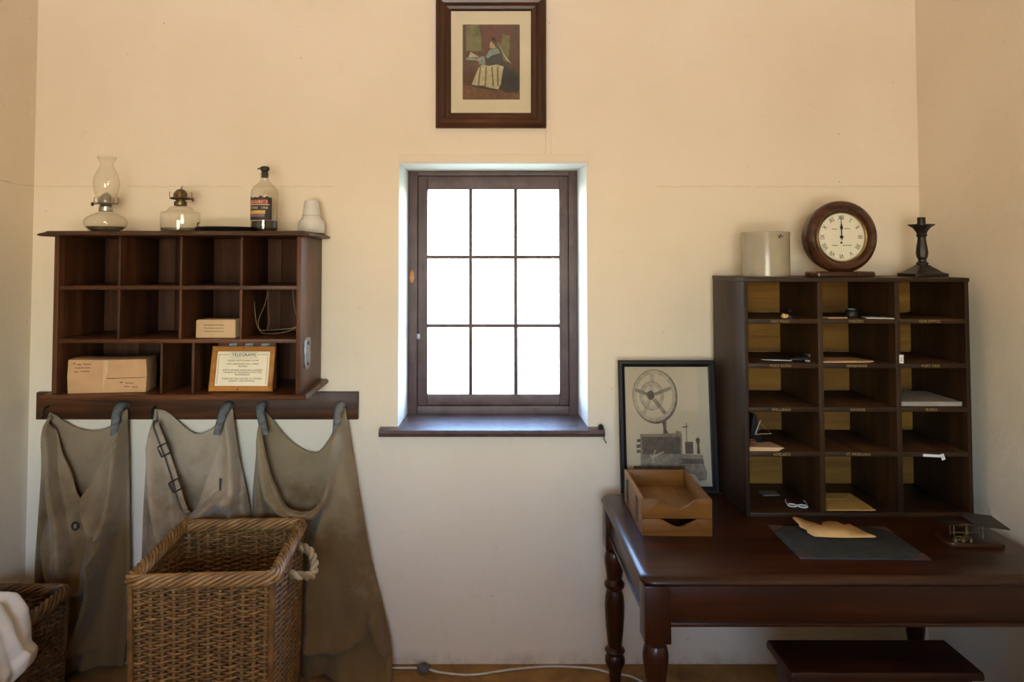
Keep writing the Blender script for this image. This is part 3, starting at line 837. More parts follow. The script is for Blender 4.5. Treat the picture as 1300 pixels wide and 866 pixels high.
# white cloth spilling over the small basket's rim
def cloth_pt(u, v):
    # u across (along the rim), v from inside the basket over the rim and down outside
    prof = [(0, (-1.78, .40)), (.18, (-1.70, .50)), (.34, (-1.615, .545)), (.48, (-1.545, .535)), (.60, (-1.500, .490)), (.70, (-1.478, .435)), (.78, (-1.470, .405)), (.86, (-1.452, .385)), (.93, (-1.462, .345)), (1, (-1.50, .325))]
    x = lerp_tab([(a, p[0]) for a, p in prof], v); z = lerp_tab([(a, p[1]) for a, p in prof], v)
    y = -.57 - .24 * u
    f = math.sin(u * 11 + v * 3) * .5 + math.sin(u * 23 - v * 5) * .25
    k = min(1, v * 1.5)
    edge = max(0, 1 - u / .12)
    return Vector((x - .012 + .020 * f * k - .05 * edge * v, y + .012 * math.sin(v * 14 + u * 4), z + .012 + .016 * f - .030 * edge - .02 * u * k * (v > .5)))
cl = MB().grid(cloth_pt, 40, 44)
co = obj('white_cloth', cl, 'linen', None, angle=80)
tag(co, 'crumpled white cloth spilling over the small basket rim', 'cloth')
sm = co.modifiers.new('thick', 'SOLIDIFY'); sm.thickness = .012; sm.offset = 0
sm = co.modifiers.new('sub', 'SUBSURF'); sm.levels = 1; sm.render_levels = 1

# ------------------------------------------------------------------ things on the wall shelf
TOP = 1.766
def lamp_reservoir_profile(kind):
    return None
L1 = thing('oil_lamp', 'glass oil lamp with a tall chimney on the wall shelf', 'oil lamp', (-1.484, -.2, TOP), group='oil lamps on the wall shelf')
obj('reservoir', MB().lathe([(0, .004), (.046, .002), (.050, .0), (.062, .010), (.074, .024), (.078, .036), (.076, .048), (.066, .060), (.048, .070), (.030, .078), (.026, .086)], 48, lobes=12, lobe_amp=.012, cap=False), 'glass', L1)
obj('oil', MB().lathe([(0, .006), (.046, .005), (.060, .012), (.070, .022), (0, .022)], 32), 'oil', L1)
br = obj('burner', MB().lathe([(.024, .082), (.026, .084), (.026, .100), (.022, .104), (.020, .108), (.040, .110), (.043, .113), (.040, .116), (.026, .118), (.026, .126), (.022, .140), (.014, .150), (.006, .154), (.006, .158), (0, .158)], 28), 'nickel', L1)
for i in range(6):
    a = 2 * PI * i / 6 + .3
    obj('prong', MB().tube([(.040 * math.cos(a), .040 * math.sin(a), .112), (.043 * math.cos(a), .043 * math.sin(a), .124), (.040 * math.cos(a), .040 * math.sin(a), .138)], .0015, 5), 'brass', br)
kn = obj('wick_knob', MB().tube([(-.02, 0, .111), (-.052, 0, .111)], .0022, 6).lathe([(.008, -.056), (.008, -.051), (0, -.051)], 14, (0, 0, .111), 'x'), 'brass', L1)
obj('chimney', MB().lathe([(.030, .118), (.033, .128), (.040, .150), (.046, .172), (.048, .192), (.045, .212), (.037, .236), (.028, .252), (.0235, .262), (.023, .270), (.028, .281), (.034, .290), (.0355, .296), (.034, .297), (.031, .290)], 40, cap=False), 'glass', L1)

L2 = thing('oil_lamp', 'squat glass oil lamp without a chimney on the wall shelf', 'oil lamp', (-1.192, -.2, TOP), group='oil lamps on the wall shelf')
obj('reservoir', MB().lathe([(0, .004), (.066, .002), (.072, .006), (.073, .020), (.0735, .060), (.072, .076), (.066, .080), (.052, .083), (.046, .090), (.040, .098), (.024, .103), (.023, .110)], 48, cap=False), 'glass', L2)
obj('oil', MB().lathe([(0, .006), (.068, .006), (.0715, .012), (.0715, .017), (0, .019)], 32), 'oil', L2)
br = obj('burner', MB().lathe([(.022, .104), (.024, .106), (.024, .120), (.018, .123), (.018, .127), (.038, .130), (.042, .133), (.038, .136), (.024, .138), (.024, .150), (.021, .160), (.014, .167), (.004, .170), (.0, .171)], 28), 'brass', L2)
for i in range(5):
    a = 2 * PI * i / 5 + .1
    obj('prong', MB().tube([(.039 * math.cos(a), .039 * math.sin(a), .132), (.043 * math.cos(a), .043 * math.sin(a), .145), (.041 * math.cos(a), .041 * math.sin(a), .158)], .0015, 5), 'brass', br)
obj('wick_knob', MB().tube([(.02, 0, .131), (.048, 0, .129)], .0022, 6).lathe([(.007, .046), (.007, .051), (0, .051)], 14, (0, 0, .129), 'x'), 'brass', L2)
obj('flame_spreader_tip', MB().tube([(.0, 0, .168), (.004, 0, .176), (.007, 0, .184)], [.003, .002, .0012], 6), 'brass', L2)

o = MB().tube(bez([(-.01, 0, .003), (-.006, 0, .010), (.0, 0, .014), (.004, 0, .020), (.001, 0, .030), (.005, 0, .036), (.010, 0, .037)]), .0024, 6)
tag(obj('bent_wire', o, 'iron', None, (-1.118, -.22, TOP)), 'small bent black wire standing beside the squat lamp', 'wire')
o = MB().lathe([(0, .002), (.085, .0), (.100, .004), (.120, .017), (.122, .019), (.118, .019), (.098, .007), (0, .006)], 48)
tag(obj('metal_dish', o, 'pewter', None, (-1.010, -.19, TOP)), 'flat dark metal dish lying between squat lamp and bottle', 'dish')

BT = thing('ink_bottle', 'clear glass bottle with dark label and dark liquid on the shelf', 'bottle', (-.863, -.2, TOP))
bprof = [(0, .003), (.046, .002), (.051, .008), (.052, .020), (.052, .150), (.050, .163), (.042, .178), (.028, .191), (.0175, .200), (.0155, .208), (.0155, .226), (.019, .228), (.019, .234)]
obj('glass_body', MB().lathe(bprof, 40, cap=False), 'bottleglass', BT)
obj('liquid', MB().lathe([(0, .006), (.044, .006), (.0495, .012), (.0495, .044), (0, .046)], 36), 'inkliquid', BT)
obj('stopper', MB().lathe([(.013, .215), (.0135, .234), (.012, .240), (.017, .243), (.0185, .250), (.016, .257), (.008, .260), (0, .260)], 20).tube([(-.012, 0, .250), (-.022, 0, .252), (-.028, 0, .248)], .003, 6), 'bronze', BT)
def label_arc(z0, z1, a0, a1, r, th=.0006, jag=0, n=18):
    mb = MB()
    def f(u, v):
        a = a0 + (a1 - a0) * u
        z = z0 + (z1 - z0) * v
        if jag and v > .99: z += jag * (.5 + .5 * math.sin(u * 31)) * (.6 + .4 * math.sin(u * 11))
        return (r * math.cos(a), r * math.sin(a), z)
    return mb.grid(f, n, 2)
A0, A1 = R(178), R(318)
lb = obj('paper_label', label_arc(.046, .133, A0, A1, .0524, jag=.008, n=40), 'labelblack', BT)
lb['label'] = 'dark paper label with worn lettering'
obj('label_band', label_arc(.108, .125, A0, R(300), .0528), 'labelred', lb)
obj('label_band', label_arc(.104, .107, A0, R(308), .0528), 'labelcream', lb)
obj('label_band', label_arc(.070, .083, A0, R(290), .0528), 'labelyellow', lb)
obj('label_band', label_arc(.058, .069, A0, R(288), .0528), 'labelpurple', lb)
def arc_text(s, z, size, a_mid, step, mat, par, r=.0531):
    for i, ch in enumerate(s):
        if ch == ' ': continue
        a = a_mid + (i - (len(s) - 1) / 2) * step
        text('letter', ch, size, (r * math.cos(a), r * math.sin(a), z), mat, par, (PI / 2, 0, a + PI / 2), ext=.0001)
arc_text("LARSON'S", .1155, .0165, R(254), R(12), 'labelcream', lb)
arc_text('STONE INK', .093, .0135, R(256), R(10.5), 'labelcream', lb)

JR = thing('white_jar', 'white ceramic jar with a tumbler upturned on it, at the shelf end', 'jar', (-.702, -.10, TOP))
obj('jar_body', MB().lathe([(0, 0), (.048, 0), (.053, .006), (.054, .025), (.052, .042), (.044, .056), (.036, .064), (.035, .070), (0, .070)], 36), 'milk', JR)
obj('tumbler', MB().lathe([(.036, .0705), (.037, .074), (.034, .078), (.031, .110), (.029, .128), (.024, .134), (0, .135)], 32), 'milk', JR)

# parcels, sign, wire in the compartments
def scrawl(mb, x0, z0, w, y, rnd, h=.007):
    n = max(6, int(w / .0035)); pts = []
    for i in range(n):
        pts.append((x0 + w * i / n, y, z0 + h * .5 * math.sin(i * 2.1 + rnd.uniform(-.6, .6)) * rnd.uniform(.3, 1)))
    mb.tube(pts, .0010, 4)
PB = thing('brown_parcel', 'large brown paper parcel with inked writing in the lowest compartment', 'parcel', (-1.410, -.265, 1.1645), (0, 0, R(7)))
pw, pd, ph_ = .276, .12, .125
pbm = MB()
pbm.prism([(-pw / 2, 0), (pw / 2, 0), (pw / 2 + .002, ph_ * .55), (pw / 2, ph_ - .002), (0, ph_ - .004), (-pw / 2, ph_), (-pw / 2 - .002, ph_ * .5)], 'xz', -pd / 2, pd / 2, bev=.002)
obj('wrapping', pbm, 'kraft', PB)
obj('paper_flap', MB().prism([(-.012, .0015), (-.006, .05), (.005, .08), (.004, ph_ - .006), (-.012, ph_ - .005), (-.016, .06)], 'xz', -pd / 2 - .0012, -pd / 2), 'kraftlight', PB)
obj('paper_fold', MB().prism([(0, .052), (.136, .054), (.136, .056), (0, .0545)], 'xz', -pd / 2 - .001, -pd / 2), 'inkbrown', PB)
rnd = random.Random(4); sm_ = MB()
for (x, z, w) in ((-.120, .110, .010), (-.105, .106, .014), (-.086, .107, .032), (-.112, .094, .058), (-.115, .080, .014), (-.092, .081, .032), (.045, .038, .012), (.064, .035, .034), (.060, .022, .022), (.088, .020, .024)):
    scrawl(sm_, x, z, w, -pd / 2 - .0006, rnd)
obj('handwriting', sm_, 'ink', PB)
PS = thing('small_parcel', 'small buff paper parcel in the third compartment of the middle row', 'parcel', (-1.012, -.25, 1.365), (0, 0, R(-2)))
obj('wrapping', MB().prism([(-.075, 0), (.076, 0), (.076, .066), (.070, .068), (-.068, .068), (-.074, .064)], 'xz', -.045, .045, bev=.0015), 'kraftlight', PS)
sm_ = MB()
for z in (.048, .036, .024): scrawl(sm_, -.045, z, .08, -.0456, rnd, .004)
obj('handwriting', sm_, 'inkbrown', PS)

wr = MB()
wr.tube(bez([(-.105, 0, .130), (-.100, -.01, .09), (-.094, 0, .04), (-.085, .02, .018), (-.02, .0, .022), (.05, -.02, .030), (.080, 0, .045), (.086, 0, .030), (.06, .02, .014), (.084, .03, .010)]), .0017, 5)
wr.tube(bez([(-.062, .03, .175), (-.07, .02, .12), (-.088, 0, .06), (-.08, -.01, .02), (-.05, -.01, .008), (.02, -.01, .014), (.07, .0, .036), (.086, .02, .04)]), .0017, 5)
wr.tube(bez([(-.062, .03, .175), (-.058, .02, .10), (-.054, .02, .05), (-.062, .02, .022)]), .0017, 5)
wr.tube(bez([(.03, .05, .18), (.035, .05, .12), (.05, .04, .07), (.07, .03, .04), (.085, .02, .035)]), .0017, 5)
tag(obj('wire_coil', wr, 'wire', None, (-.789, -.21, 1.3655)), 'loose loops of old wire in the end compartment', 'wire')

SG = thing('telegram_sign', 'orange-brown framed card headed telegrams, leaning in the lowest compartment', 'sign', (-.912, -.300, 1.165), (R(-13), 0, R(-1)))
moulded_frame(SG, .240, .168, .0195, .014, 'signwood', 'signwood', 'frame_rail', [(0, 0), (0, .012), (.003, .014), (.016, .014), (.0195, .010), (.0195, 0)])
obj('card', MB().box(-.102, .102, -.006, -.002, .018, .150), 'card', SG)
bd = MB()
for a, b, c, d in ((-.094, -.093, .026, .136), (.091, .092, .026, .136), (-.094, -.055, .1355, .1365), (.053, .092, .1355, .1365), (-.050, .050, .1455, .1462), (-.050, .050, .1245, .1252), (-.0505, -.050, .1245, .1462), (.050, .0505, .1245, .1462)):
    bd.box(a, b, -.0064, -.006, c, d)
obj('card_border', bd, 'ink', SG)
text('heading', 'TELEGRAMS', .0165, (0, -.0062, .1352), 'ink', SG, sx=1.05, ext=.0004)
for s, z in (('PLEASE WRITE PLAINLY IN INK', .1145), ('GIVE ADDRESSEE\'S FULL STREET', .1015), ('ADDRESS', .0925), ('WRITE SENDER\'S NAME AND ADDRESS', .0785), ('ON BACK OF TELEGRAM IF NOT FOR', .0700), ('TRANSMISSION', .0615), ('PLEASE RETURN THE PEN TO OFFICER', .0470), ('AGAINST THE RAMP BOX', .0385)):
    text('lettering', s, .0088, (0, -.0062, z), 'inkbrown', SG, sx=.98)
for sx_, z in ((0, .008), (.01, .160)): obj('frame_nail', MB().lathe([(.0028, 0), (.002, .001), (0, .0015)], 10, (sx_ - .01, -.014, z), 'y'), 'iron', SG)
SB = thing('label_strip', 'narrow dark strip with three pale blue patches behind the telegram sign', 'strip', (-.905, -.235, 1.165))
obj('strip_body', MB().box(-.115, .105, -.012, .012, 0, .176, .002), 'paint_red', SB)
for x in (-.058, .004, .066):
    obj('blue_patch', MB().prism([(x - .017, .163), (x + .013, .164), (x + .016, .174), (x - .012, .173)], 'xz', -.0135, -.0119), 'paint_blue', SB)

# ------------------------------------------------------------------ desk
DX0, DX1, DY0, DY1, DZ = .455, 1.750, -.905, -.135, .740
D = thing('writing_desk', 'polished red-brown wooden writing desk with turned legs', 'desk', ((DX0 + DX1) / 2, (DY0 + DY1) / 2, 0))
dcx, dcy = D.location.x, D.location.y
def rrect(x0, x1, y0, y1, r, n=5):
    out = []
    for cx, cy, a0 in ((x1 - r, y0 + r, -PI / 2), (x1 - r, y1 - r, 0), (x0 + r, y1 - r, PI / 2), (x0 + r, y0 + r, PI)):
        for k in range(n + 1):
            a = a0 + PI / 2 * k / n; out.append((cx + r * math.cos(a), cy + r * math.sin(a)))
    return out
def slab(mb, x0, x1, y0, y1, r, prof):
    rows = []
    for ins, z in prof:
        rows.append([mb.bm.verts.new((x, y, z)) for x, y in rrect(x0 + ins, x1 - ins, y0 + ins, y1 - ins, max(.002, r - ins))])
    n = len(rows[0])
    for a, b in zip(rows, rows[1:]):
        for k in range(n): mb.bm.faces.new((a[k], a[(k + 1) % n], b[(k + 1) % n], b[k]))
    mb.bm.faces.new(rows[0][::-1]); mb.bm.faces.new(rows[-1])
    return mb
dt = slab(MB(), DX0 - dcx, DX1 - dcx, DY0 - dcy, DY1 - dcy, .045,
          [(.012, .712), (.003, .714), (0, .719), (.0, .723), (.003, .729), (.009, .735), (.018, .7385), (.026, .740)])
obj('desk_top', dt, 'deskx', D, angle=50)
def ab(x0, x1, y0, y1, z0, z1, n='apron', m='deskx'):
    return obj(n, MB().box(x0 - dcx, x1 - dcx, y0 - dcy, y1 - dcy, z0, z1, .002), m, D)
LX0, LX1, LY0, LY1 = .503, 1.664, -.862, -.185
ab(LX0, LX1, LY0 - .022, LY0 - .002, .600, .712); ab(LX0, LX1, LY1 + .002, LY1 + .022, .600, .712)
ab(LX0 - .022, LX0 - .002, LY0, LY1, .600, .712, m='desky'); ab(LX1 + .002, LX1 + .022, LY0, LY1, .600, .712, m='desky')
ab(LX0, LX1, LY0 - .028, LY0 - .016, .592, .603, 'apron_bead'); ab(LX0 - .028, LX0 - .016, LY0, LY1, .592, .603, 'apron_bead', 'desky')
leg_prof = [(.0, 0), (.017, 0), (.019, .01), (.024, .075), (.027, .088), (.033, .098), (.038, .112), (.037, .128), (.030, .142), (.036, .150), (.039, .156), (.035, .163), (.027, .170),
            (.028, .185), (.033, .230), (.037, .290), (.038, .330), (.035, .365), (.029, .385), (.034, .392), (.039, .400), (.039, .410), (.033, .418), (.029, .426), (.032, .445), (.037, .480), (.038, .505), (.034, .523), (.030, .532), (.035, .540), (.037, .547)]
lm = MB().lathe(leg_prof, 28).box(-.038, .038, -.038, .038, .547, .712, .002).mesh('leg', 'deskz', 35)
for x in (LX0, LX1):
    for y in (LY0, LY1): link('leg', lm, D, (x - dcx, y - dcy, 0))

# low box stool under the desk
ST = thing('box_stool', 'low dark wooden box stool under the desk', 'stool', (1.232, -.680, 0))
stp_ = slab(MB(), -.297, .297, -.100, .100, .008, [(.006, .372), (0, .376), (0, .390), (.004, .398), (.010, .400)])
obj('stool_top', stp_, 'stool', ST)
for s in (-1, 1): obj('end_panel', MB().box(s * .258 - .011, s * .258 + .011, -.080, .080, 0, .372, .002), 'stool', ST)
obj('front_panel', MB().box(-.247, .247, -.080, -.062, .02, .372, .002), 'stool', ST)
obj('back_panel', MB().box(-.247, .247, .062, .080, .02, .372, .002), 'stool', ST)

# ------------------------------------------------------------------ pigeonhole cabinet on the desk
KX0, KX1, KY0, KY1, KZ0, KZ1 = .935, 1.748, -.415, -.145, .7405, 1.594
KY1 = -.065
K = thing('pigeonhole_cabinet', 'tall dark wooden pigeonhole cabinet with fifteen holes standing on the desk', 'cabinet', ((KX0 + KX1) / 2, (KY0 + KY1) / 2, KZ0))
KO = tuple(K.location)
def kb(n, m, x0, x1, y0, y1, z0, z1, bev=.0012):
    return obj(n, MB().box(x0 - KO[0], x1 - KO[0], y0 - KO[1], y1 - KO[1], z0 - KO[2], z1 - KO[2], bev), m, K)
th = .015
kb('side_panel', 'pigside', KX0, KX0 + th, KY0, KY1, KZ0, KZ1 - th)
kb('side_panel', 'pigz', KX1 - th, KX1, KY0, KY1, KZ0, KZ1 - th)
kb('top_panel', 'pigx', KX0 - .002, KX1 + .002, KY0 - .003, KY1, KZ1 - th, KZ1)
kb('base_panel', 'pigx', KX0 + th, KX1 - th, KY0, KY1, KZ0, KZ0 + .016)
divx = (1.211, 1.489); dth = .009
colx = [(KX0 + th, divx[0] - dth), (divx[0] + dth, divx[1] - dth), (divx[1] + dth, KX1 - th)]
for x in divx: kb('divider', 'pigz', x - dth, x + dth, KY0, KY1 - .012, KZ0 + .016, KZ1 - th)
shz = (1.439, 1.279, 1.123, .964)
for r_ in range(5):
    zt = KZ1 - th if r_ == 0 else shz[r_ - 1] - .008
    zb_ = KZ0 + .016 if r_ == 4 else shz[r_] + .008
    for c_ in range(3):
        a, b = colx[c_]
        kb('back_board', 'pigback', a, b, KY1 - .012, KY1 - .002, zb_, zt, 0)
        if r_ < 4:
            kb('shelf_board', 'pigin', a, b, KY0 + .010, KY1 - .012, shz[r_] - .006, shz[r_] + .006)
            kb('label_rail', 'pigx', a, b, KY0 + .001, KY0 + .010, shz[r_] - .010, shz[r_] + .007)
# faded gilt lettering on the shelf edges
LT = {(0, 0): 'SALE MAILS', (0, 1): 'PARCELS', (0, 2): 'OUR OFFICE', (1, 0): 'PORT ROAD', (1, 1): 'SEMAPHORE', (1, 2): 'PORT PIRIE', (2, 0): 'WILLUNGA', (2, 1): 'GAWLER', (2, 2): 'BURRA', (3, 0): 'ADELAIDE', (3, 1): 'ST. MORGANS'}
for (r_, c_), s in LT.items():
    a, b = colx[c_]
    text('lettering', s, .0135, ((a + b) / 2 - KO[0] - .01, KY0 - KO[1] + .0006, shz[r_] - KO[2] - .002), 'gold', K, sx=1.0, ext=.0002)

# ------------------------------------------------------------------ things in the pigeonholes
def sh(r_): return (KZ0 + .0165 if r_ == 4 else shz[r_] + .0065)
rnd = random.Random(11)
def crumple(r, seed, flat_=.5):
    rr = random.Random(seed); bm = bmesh.new(); bmesh.ops.create_icosphere(bm, subdivisions=2, radius=r)
    for v in bm.verts: v.co *= rr.uniform(.7, 1.2); v.co.z *= flat_
    mz = min(v.co.z for v in bm.verts)
    for v in bm.verts: v.co.z -= mz
    mb = MB(); mb.bm.free(); mb.bm = bm; return mb
tag(obj('paper_scrap', crumple(.013, 3, .7), 'torn', None, (1.095, -.385, sh(0)), angle=10), 'tiny crumpled cream paper scrap in the top row of pigeonholes', 'paper')
KL = thing('stamp_handle', 'small black knob beside the crumpled scrap in the top pigeonhole', 'stamp', (1.122, -.365, sh(0)))
obj('stamp_base', MB().lathe([(0, 0), (.012, 0), (.012, .008), (.005, .010)], 16), 'black', KL)
obj('knob', MB().lathe([(.005, .010), (.006, .018), (.011, .024), (.009, .031), (0, .034)], 16), 'black', KL)
tag(obj('paper_tag', MB().sheet([(-.040, -.020), (.030, -.024), (.042, -.008), (.036, .014), (-.030, .022), (-.046, .006)], .004), 'kraft', None, (1.285, -.375, sh(0)), (0, 0, .1)), 'torn brown paper tag in the middle pigeonhole of the top row', 'paper')
PT = thing('ink_pot', 'small dark grey ink pot in the middle top pigeonhole', 'pot', (1.358, -.345, sh(0)))
obj('pot_body', MB().lathe([(0, 0), (.020, 0), (.022, .006), (.022, .020), (.017, .027), (.014, .029)], 24, cap=False), 'iron', PT)
obj('pot_rim', MB().lathe([(.013, .029), (.016, .029), (.017, .033), (.013, .033)], 24, cap=False), 'steel', PT)
tag(obj('paper_slip', MB().sheet([(-.042, -.03), (.050, -.034), (.044, .03), (-.036, .036)], .003), 'white', None, (1.432, -.375, sh(0)), (0, 0, -.12)), 'white folded paper slip beside the ink pot', 'paper')
PN = thing('pen_knife', 'black handled knife with bright ends lying in the second-row pigeonhole', 'knife', (1.125, -.365, sh(1)), (0, 0, R(-12)))
obj('blade', MB().prism([(-.105, .0), (-.09, -.008), (.0, -.008), (.0, .006), (-.07, .006)], 'xy', .004, .0065), 'steel', PN)
obj('handle', MB().tube([(-.005, 0, .009), (.02, 0, .010), (.05, .002, .011), (.070, .006, .011)], [.007, .0085, .010, .006], 10), 'black', PN)
obj('ferrule', MB().tube([(.046, -.012, .006), (.060, -.018, .006)], .0045, 8), 'nickel', PN)
IS = thing('ink_stamp', 'black rubber stamp lying beside the knife in the second-row pigeonhole', 'stamp', (1.175, -.345, sh(1)), (0, 0, R(20)))
obj('stamp_grip', MB().tube([(-.03, 0, .012), (.0, 0, .014), (.02, 0, .012)], [.008, .012, .009], 12), 'black', IS)
obj('stamp_plate', MB().box(.018, .026, -.014, .014, 0, .026, .002), 'nickel', IS)
tag(obj('paper_sheaf', MB().sheet([(-.10, -.035), (.072, -.03), (.095, -.016), (.06, .07), (-.095, .075)], .006), 'kraft', None, (1.325, -.36, sh(1))), 'thin tan paper sheaf in the middle pigeonhole, second row', 'paper')
LB = obj('price_label', MB().box(-.0075, .0075, -.0008, 0, -.015, .015), 'white', None, (1.4995, KY0 - .0008, 1.302))
tag(LB, 'small white paper label stuck upright on a cabinet divider', 'label')
mk = MB(); mk.tube([(-.002, -.0012, -.004), (.003, -.0012, .007)], .0007, 4).tube([(-.004, -.0012, -.006), (.004, -.0012, -.005)], .0007, 4)
obj('mark', mk, 'ink', LB)
PS3 = thing('paper_stack', 'flat stack of pale grey forms in the third-row pigeonhole by the wall', 'papers', (1.615, -.285, sh(2)))
for i in range(5):
    obj('sheet', MB().box(-.112 + rnd.uniform(-.003, .003), .112 + rnd.uniform(-.003, .003), -.11 + rnd.uniform(-.006, .004), .11, i * .0032, i * .0032 + .0028), 'greypaper', PS3)
CS = thing('string_holder', 'small black angular stand with a bright wire triangle in the fourth-row pigeonhole', 'stand', (1.012, -.31, sh(3)))
obj('stand_body', MB().prism([(-.035, 0), (.02, 0), (.0, .055), (-.004, .10), (-.018, .105), (-.022, .05)], 'xz', -.02, .02, bev=.002), 'black', CS)
tw = MB().tube([(-.012, -.026, .032), (.006, -.026, .078), (.010, -.026, .082)], .0022, 6).tube([(-.012, -.026, .032), (.048, -.026, .034)], .0020, 6).tube([(.004, -.026, .076), (.045, -.026, .036)], .0010, 5)
obj('wire_triangle', tw, 'nickel', CS)
tag(obj('wax_stick', crumple(.016, 8, .8), 'paint_red', None, (.975, -.37, sh(3) + .0125), angle=15), 'small dark red lump of sealing wax on the buff papers', 'wax')
PE = thing('envelope_stack', 'buff envelopes stacked in the fourth-row pigeonhole beneath the black stand', 'envelopes', (1.014, -.366, sh(3)))
CS.location.z += .0125
for i in range(3):
    obj('envelope', MB().sheet([(-.060, -.036 + i * .004), (.062 + i * .008 - .012, -.034), (.040 + i * .004, .05), (-.060, .05)], .0038, z=i * .004), 'kraftlight', PE)
tag(obj('dark_plate', MB().sheet([(-.03, -.02), (.035, -.028), (.045, .02), (-.02, .03)], .004), 'steel', None, (1.09, -.21, sh(4)), (0, 0, .2)), 'grey metal plate lying deep in the bottom-row pigeonhole', 'plate')
NB = thing('pen_nibs', 'pair of spectacles with pale rims in the bottom-row pigeonhole', 'spectacles', (1.145, -.352, sh(4)), (0, 0, R(-15)))
NB.name = 'spectacles'
for dx in (-.018, .018):
    obj('lens_rim', MB().tube([(dx + .016 * math.cos(a), .014 * math.sin(a), .003) for a in [2 * PI * i / 18 for i in range(18)]], .0026, 6, closed=True), 'white', NB)
obj('bridge', MB().tube([(-.003, 0, .004), (0, .003, .006), (.003, 0, .004)], .0016, 6), 'white', NB)
for dx in (-.034, .034): obj('temple', MB().tube([(dx, 0, .003), (dx * 1.05, .05, .003), (dx * .9, .065, .003)], .0016, 6), 'white', NB)
ENV = thing('manila_envelope', 'yellow manila envelope in the middle pigeonhole of the bottom row', 'envelope', (1.322, -.300, sh(4)))
obj('envelope_body', MB().box(-.096, .086, -.095, .09, 0, .003), 'envelope', ENV)
obj('flap', MB().sheet([(-.094, .088), (.084, .088), (.03, .02), (-.04, .02)], .0012, z=.003), 'envelope', ENV)
TG = obj('label_strip', MB().box(-.040, .022, -.001, 0, -.0045, .0045), 'white', None, (1.610, KY0 - .0002, .958), (0, R(3), 0))
tag(TG, 'white paper strip with a small tag stuck on a shelf edge', 'label')
tgx = obj('tag_end', MB().prism([(.020, .006), (.032, .010), (.040, -.010), (.028, -.015)], 'xz', -.002, -.001), 'white', TG)
obj('mark', MB().tube([(.028, -.0024, .002), (.031, -.0024, -.006)], .0009, 4), 'ink', tgx)

# ------------------------------------------------------------------ on top of the cabinet
CR = thing('stoneware_crock', 'pale grey stoneware crock with a black stamp on the pigeonhole cabinet', 'crock', (1.082, -.25, KZ1))
obj('crock_body', MB().lathe([(0, 0), (.083, 0), (.0865, .004), (.0865, .158), (.0880, .162), (.0885, .168), (.086, .171), (.080, .170), (.079, .160), (.079, .01), (0, .008)], 56), 'stone', CR)
st_ = MB()
for (a, z, r) in ((.62, .150, .0042), (.68, .157, .0035), (.60, .158, .0018), (.75, .152, .0026), (.80, .154, .0016), (.55, .154, .0014), (.72, .146, .0014)):
    st_.lathe([(0, .0012), (r, .0008), (r, 0)], 10, (0, 0, 0), 'y')
    new = list(st_.bm.verts)[-30:]
    A_ = -PI / 2 + a - .40
    for v in new:
        x, y, zz = v.co
        v.co = Vector((math.cos(A_) * (.0866 - y) - math.sin(A_) * x, math.sin(A_) * (.0866 - y) + math.cos(A_) * x, z + zz))
so_ = obj('maker_stamp', st_, 'ink', CR)

CK = thing('mantel_clock', 'round wooden clock with roman numerals on the pigeonhole cabinet', 'clock', (1.366, -.25, KZ1), (0, 0, R(3)))
obj('plinth', slab(MB(), -.118, .118, -.048, .055, .018, [(.003, 0), (0, .003), (0, .014), (.004, .019), (.008, .020)]), 'clockwood', CK)
cz = .020 + .126 + .006
ro = .138
obj('case', MB().lathe([(0, -.055), (.110, -.055), (.128, -.045), (.134, -.01), (.130, .01), (.100, .01), (0, .01)], 56, (0, 0, cz), 'y'), 'clockwood', CK)
obj('bezel_ring', MB().lathe([(.096, .012), (.099, .024), (.108, .034), (.120, .036), (.131, .030), (.138, .018), (.139, .004), (.134, -.006), (.118, -.006), (.096, .0)], 64, (0, 0, cz), 'y', cap=False), 'clockwood', CK)
obj('brass_bezel', MB().lathe([(.091, .014), (.092, .021), (.096, .024), (.0995, .021), (.0995, .012)], 56, (0, 0, cz), 'y', cap=False), 'brassrim', CK)
dl = obj('dial', MB().lathe([(0, .0125), (.095, .0125), (.095, .0105), (0, .0105)], 56, (0, 0, cz), 'y'), 'dial', CK)
for i, s in enumerate(('XII', 'I', 'II', 'III', 'IIII', 'V', 'VI', 'VII', 'VIII', 'IX', 'X', 'XI')):
    a = PI / 2 - i * PI / 6; r_ = .0735
    text('numeral', s, .0245, (r_ * math.cos(a), -.0130, cz + r_ * math.sin(a)), 'ink', dl, (PI / 2, i * PI / 6, 0), sx=.82, ext=.0003)
mt = MB()
for i in range(60):
    a = 2 * PI * i / 60
    mt.tube([(.0855 * math.cos(a), -.0128, cz + .0855 * math.sin(a)), (.089 * math.cos(a), -.0128, cz + .089 * math.sin(a))], .0004, 4)
obj('minute_track', mt, 'ink', dl)
obj('hour_hand', MB().prism([(-.0016, -.008), (.0016, -.008), (.0020, .026), (.0058, .036), (.0010, .052), (0, .058), (-.0010, .052), (-.0058, .036), (-.0020, .026)], 'xz', -.0165, -.0155), 'ink', CK, (0, 0, cz))
obj('minute_hand', MB().prism([(-.0014, -.014), (.0014, -.014), (.0009, .074), (0, .080), (-.0009, .074)], 'xz', -.0180, -.0170), 'ink', CK, (0, 0, cz), (0, R(-1.5), 0))
obj('hand_boss', MB().lathe([(.0058, .013), (.0055, .019), (0, .020)], 16, (0, 0, cz), 'y'), 'ink', CK)
obj('winding_hole', MB().lathe([(.0042, .0125), (.0042, .0132), (0, .0132)], 16, (0, 0, cz - .022), 'y'), 'ink', CK)
ds = MB(); rnd2 = random.Random(2)
for x, z, w in ((-.036, .030, .024), (.010, .032, .028), (-.036, -.032, .026), (.004, -.032, .040)): scrawl(ds, x, cz + z, w, -.0128, rnd2, .003)
obj('dial_script', ds, 'inkbrown', dl)

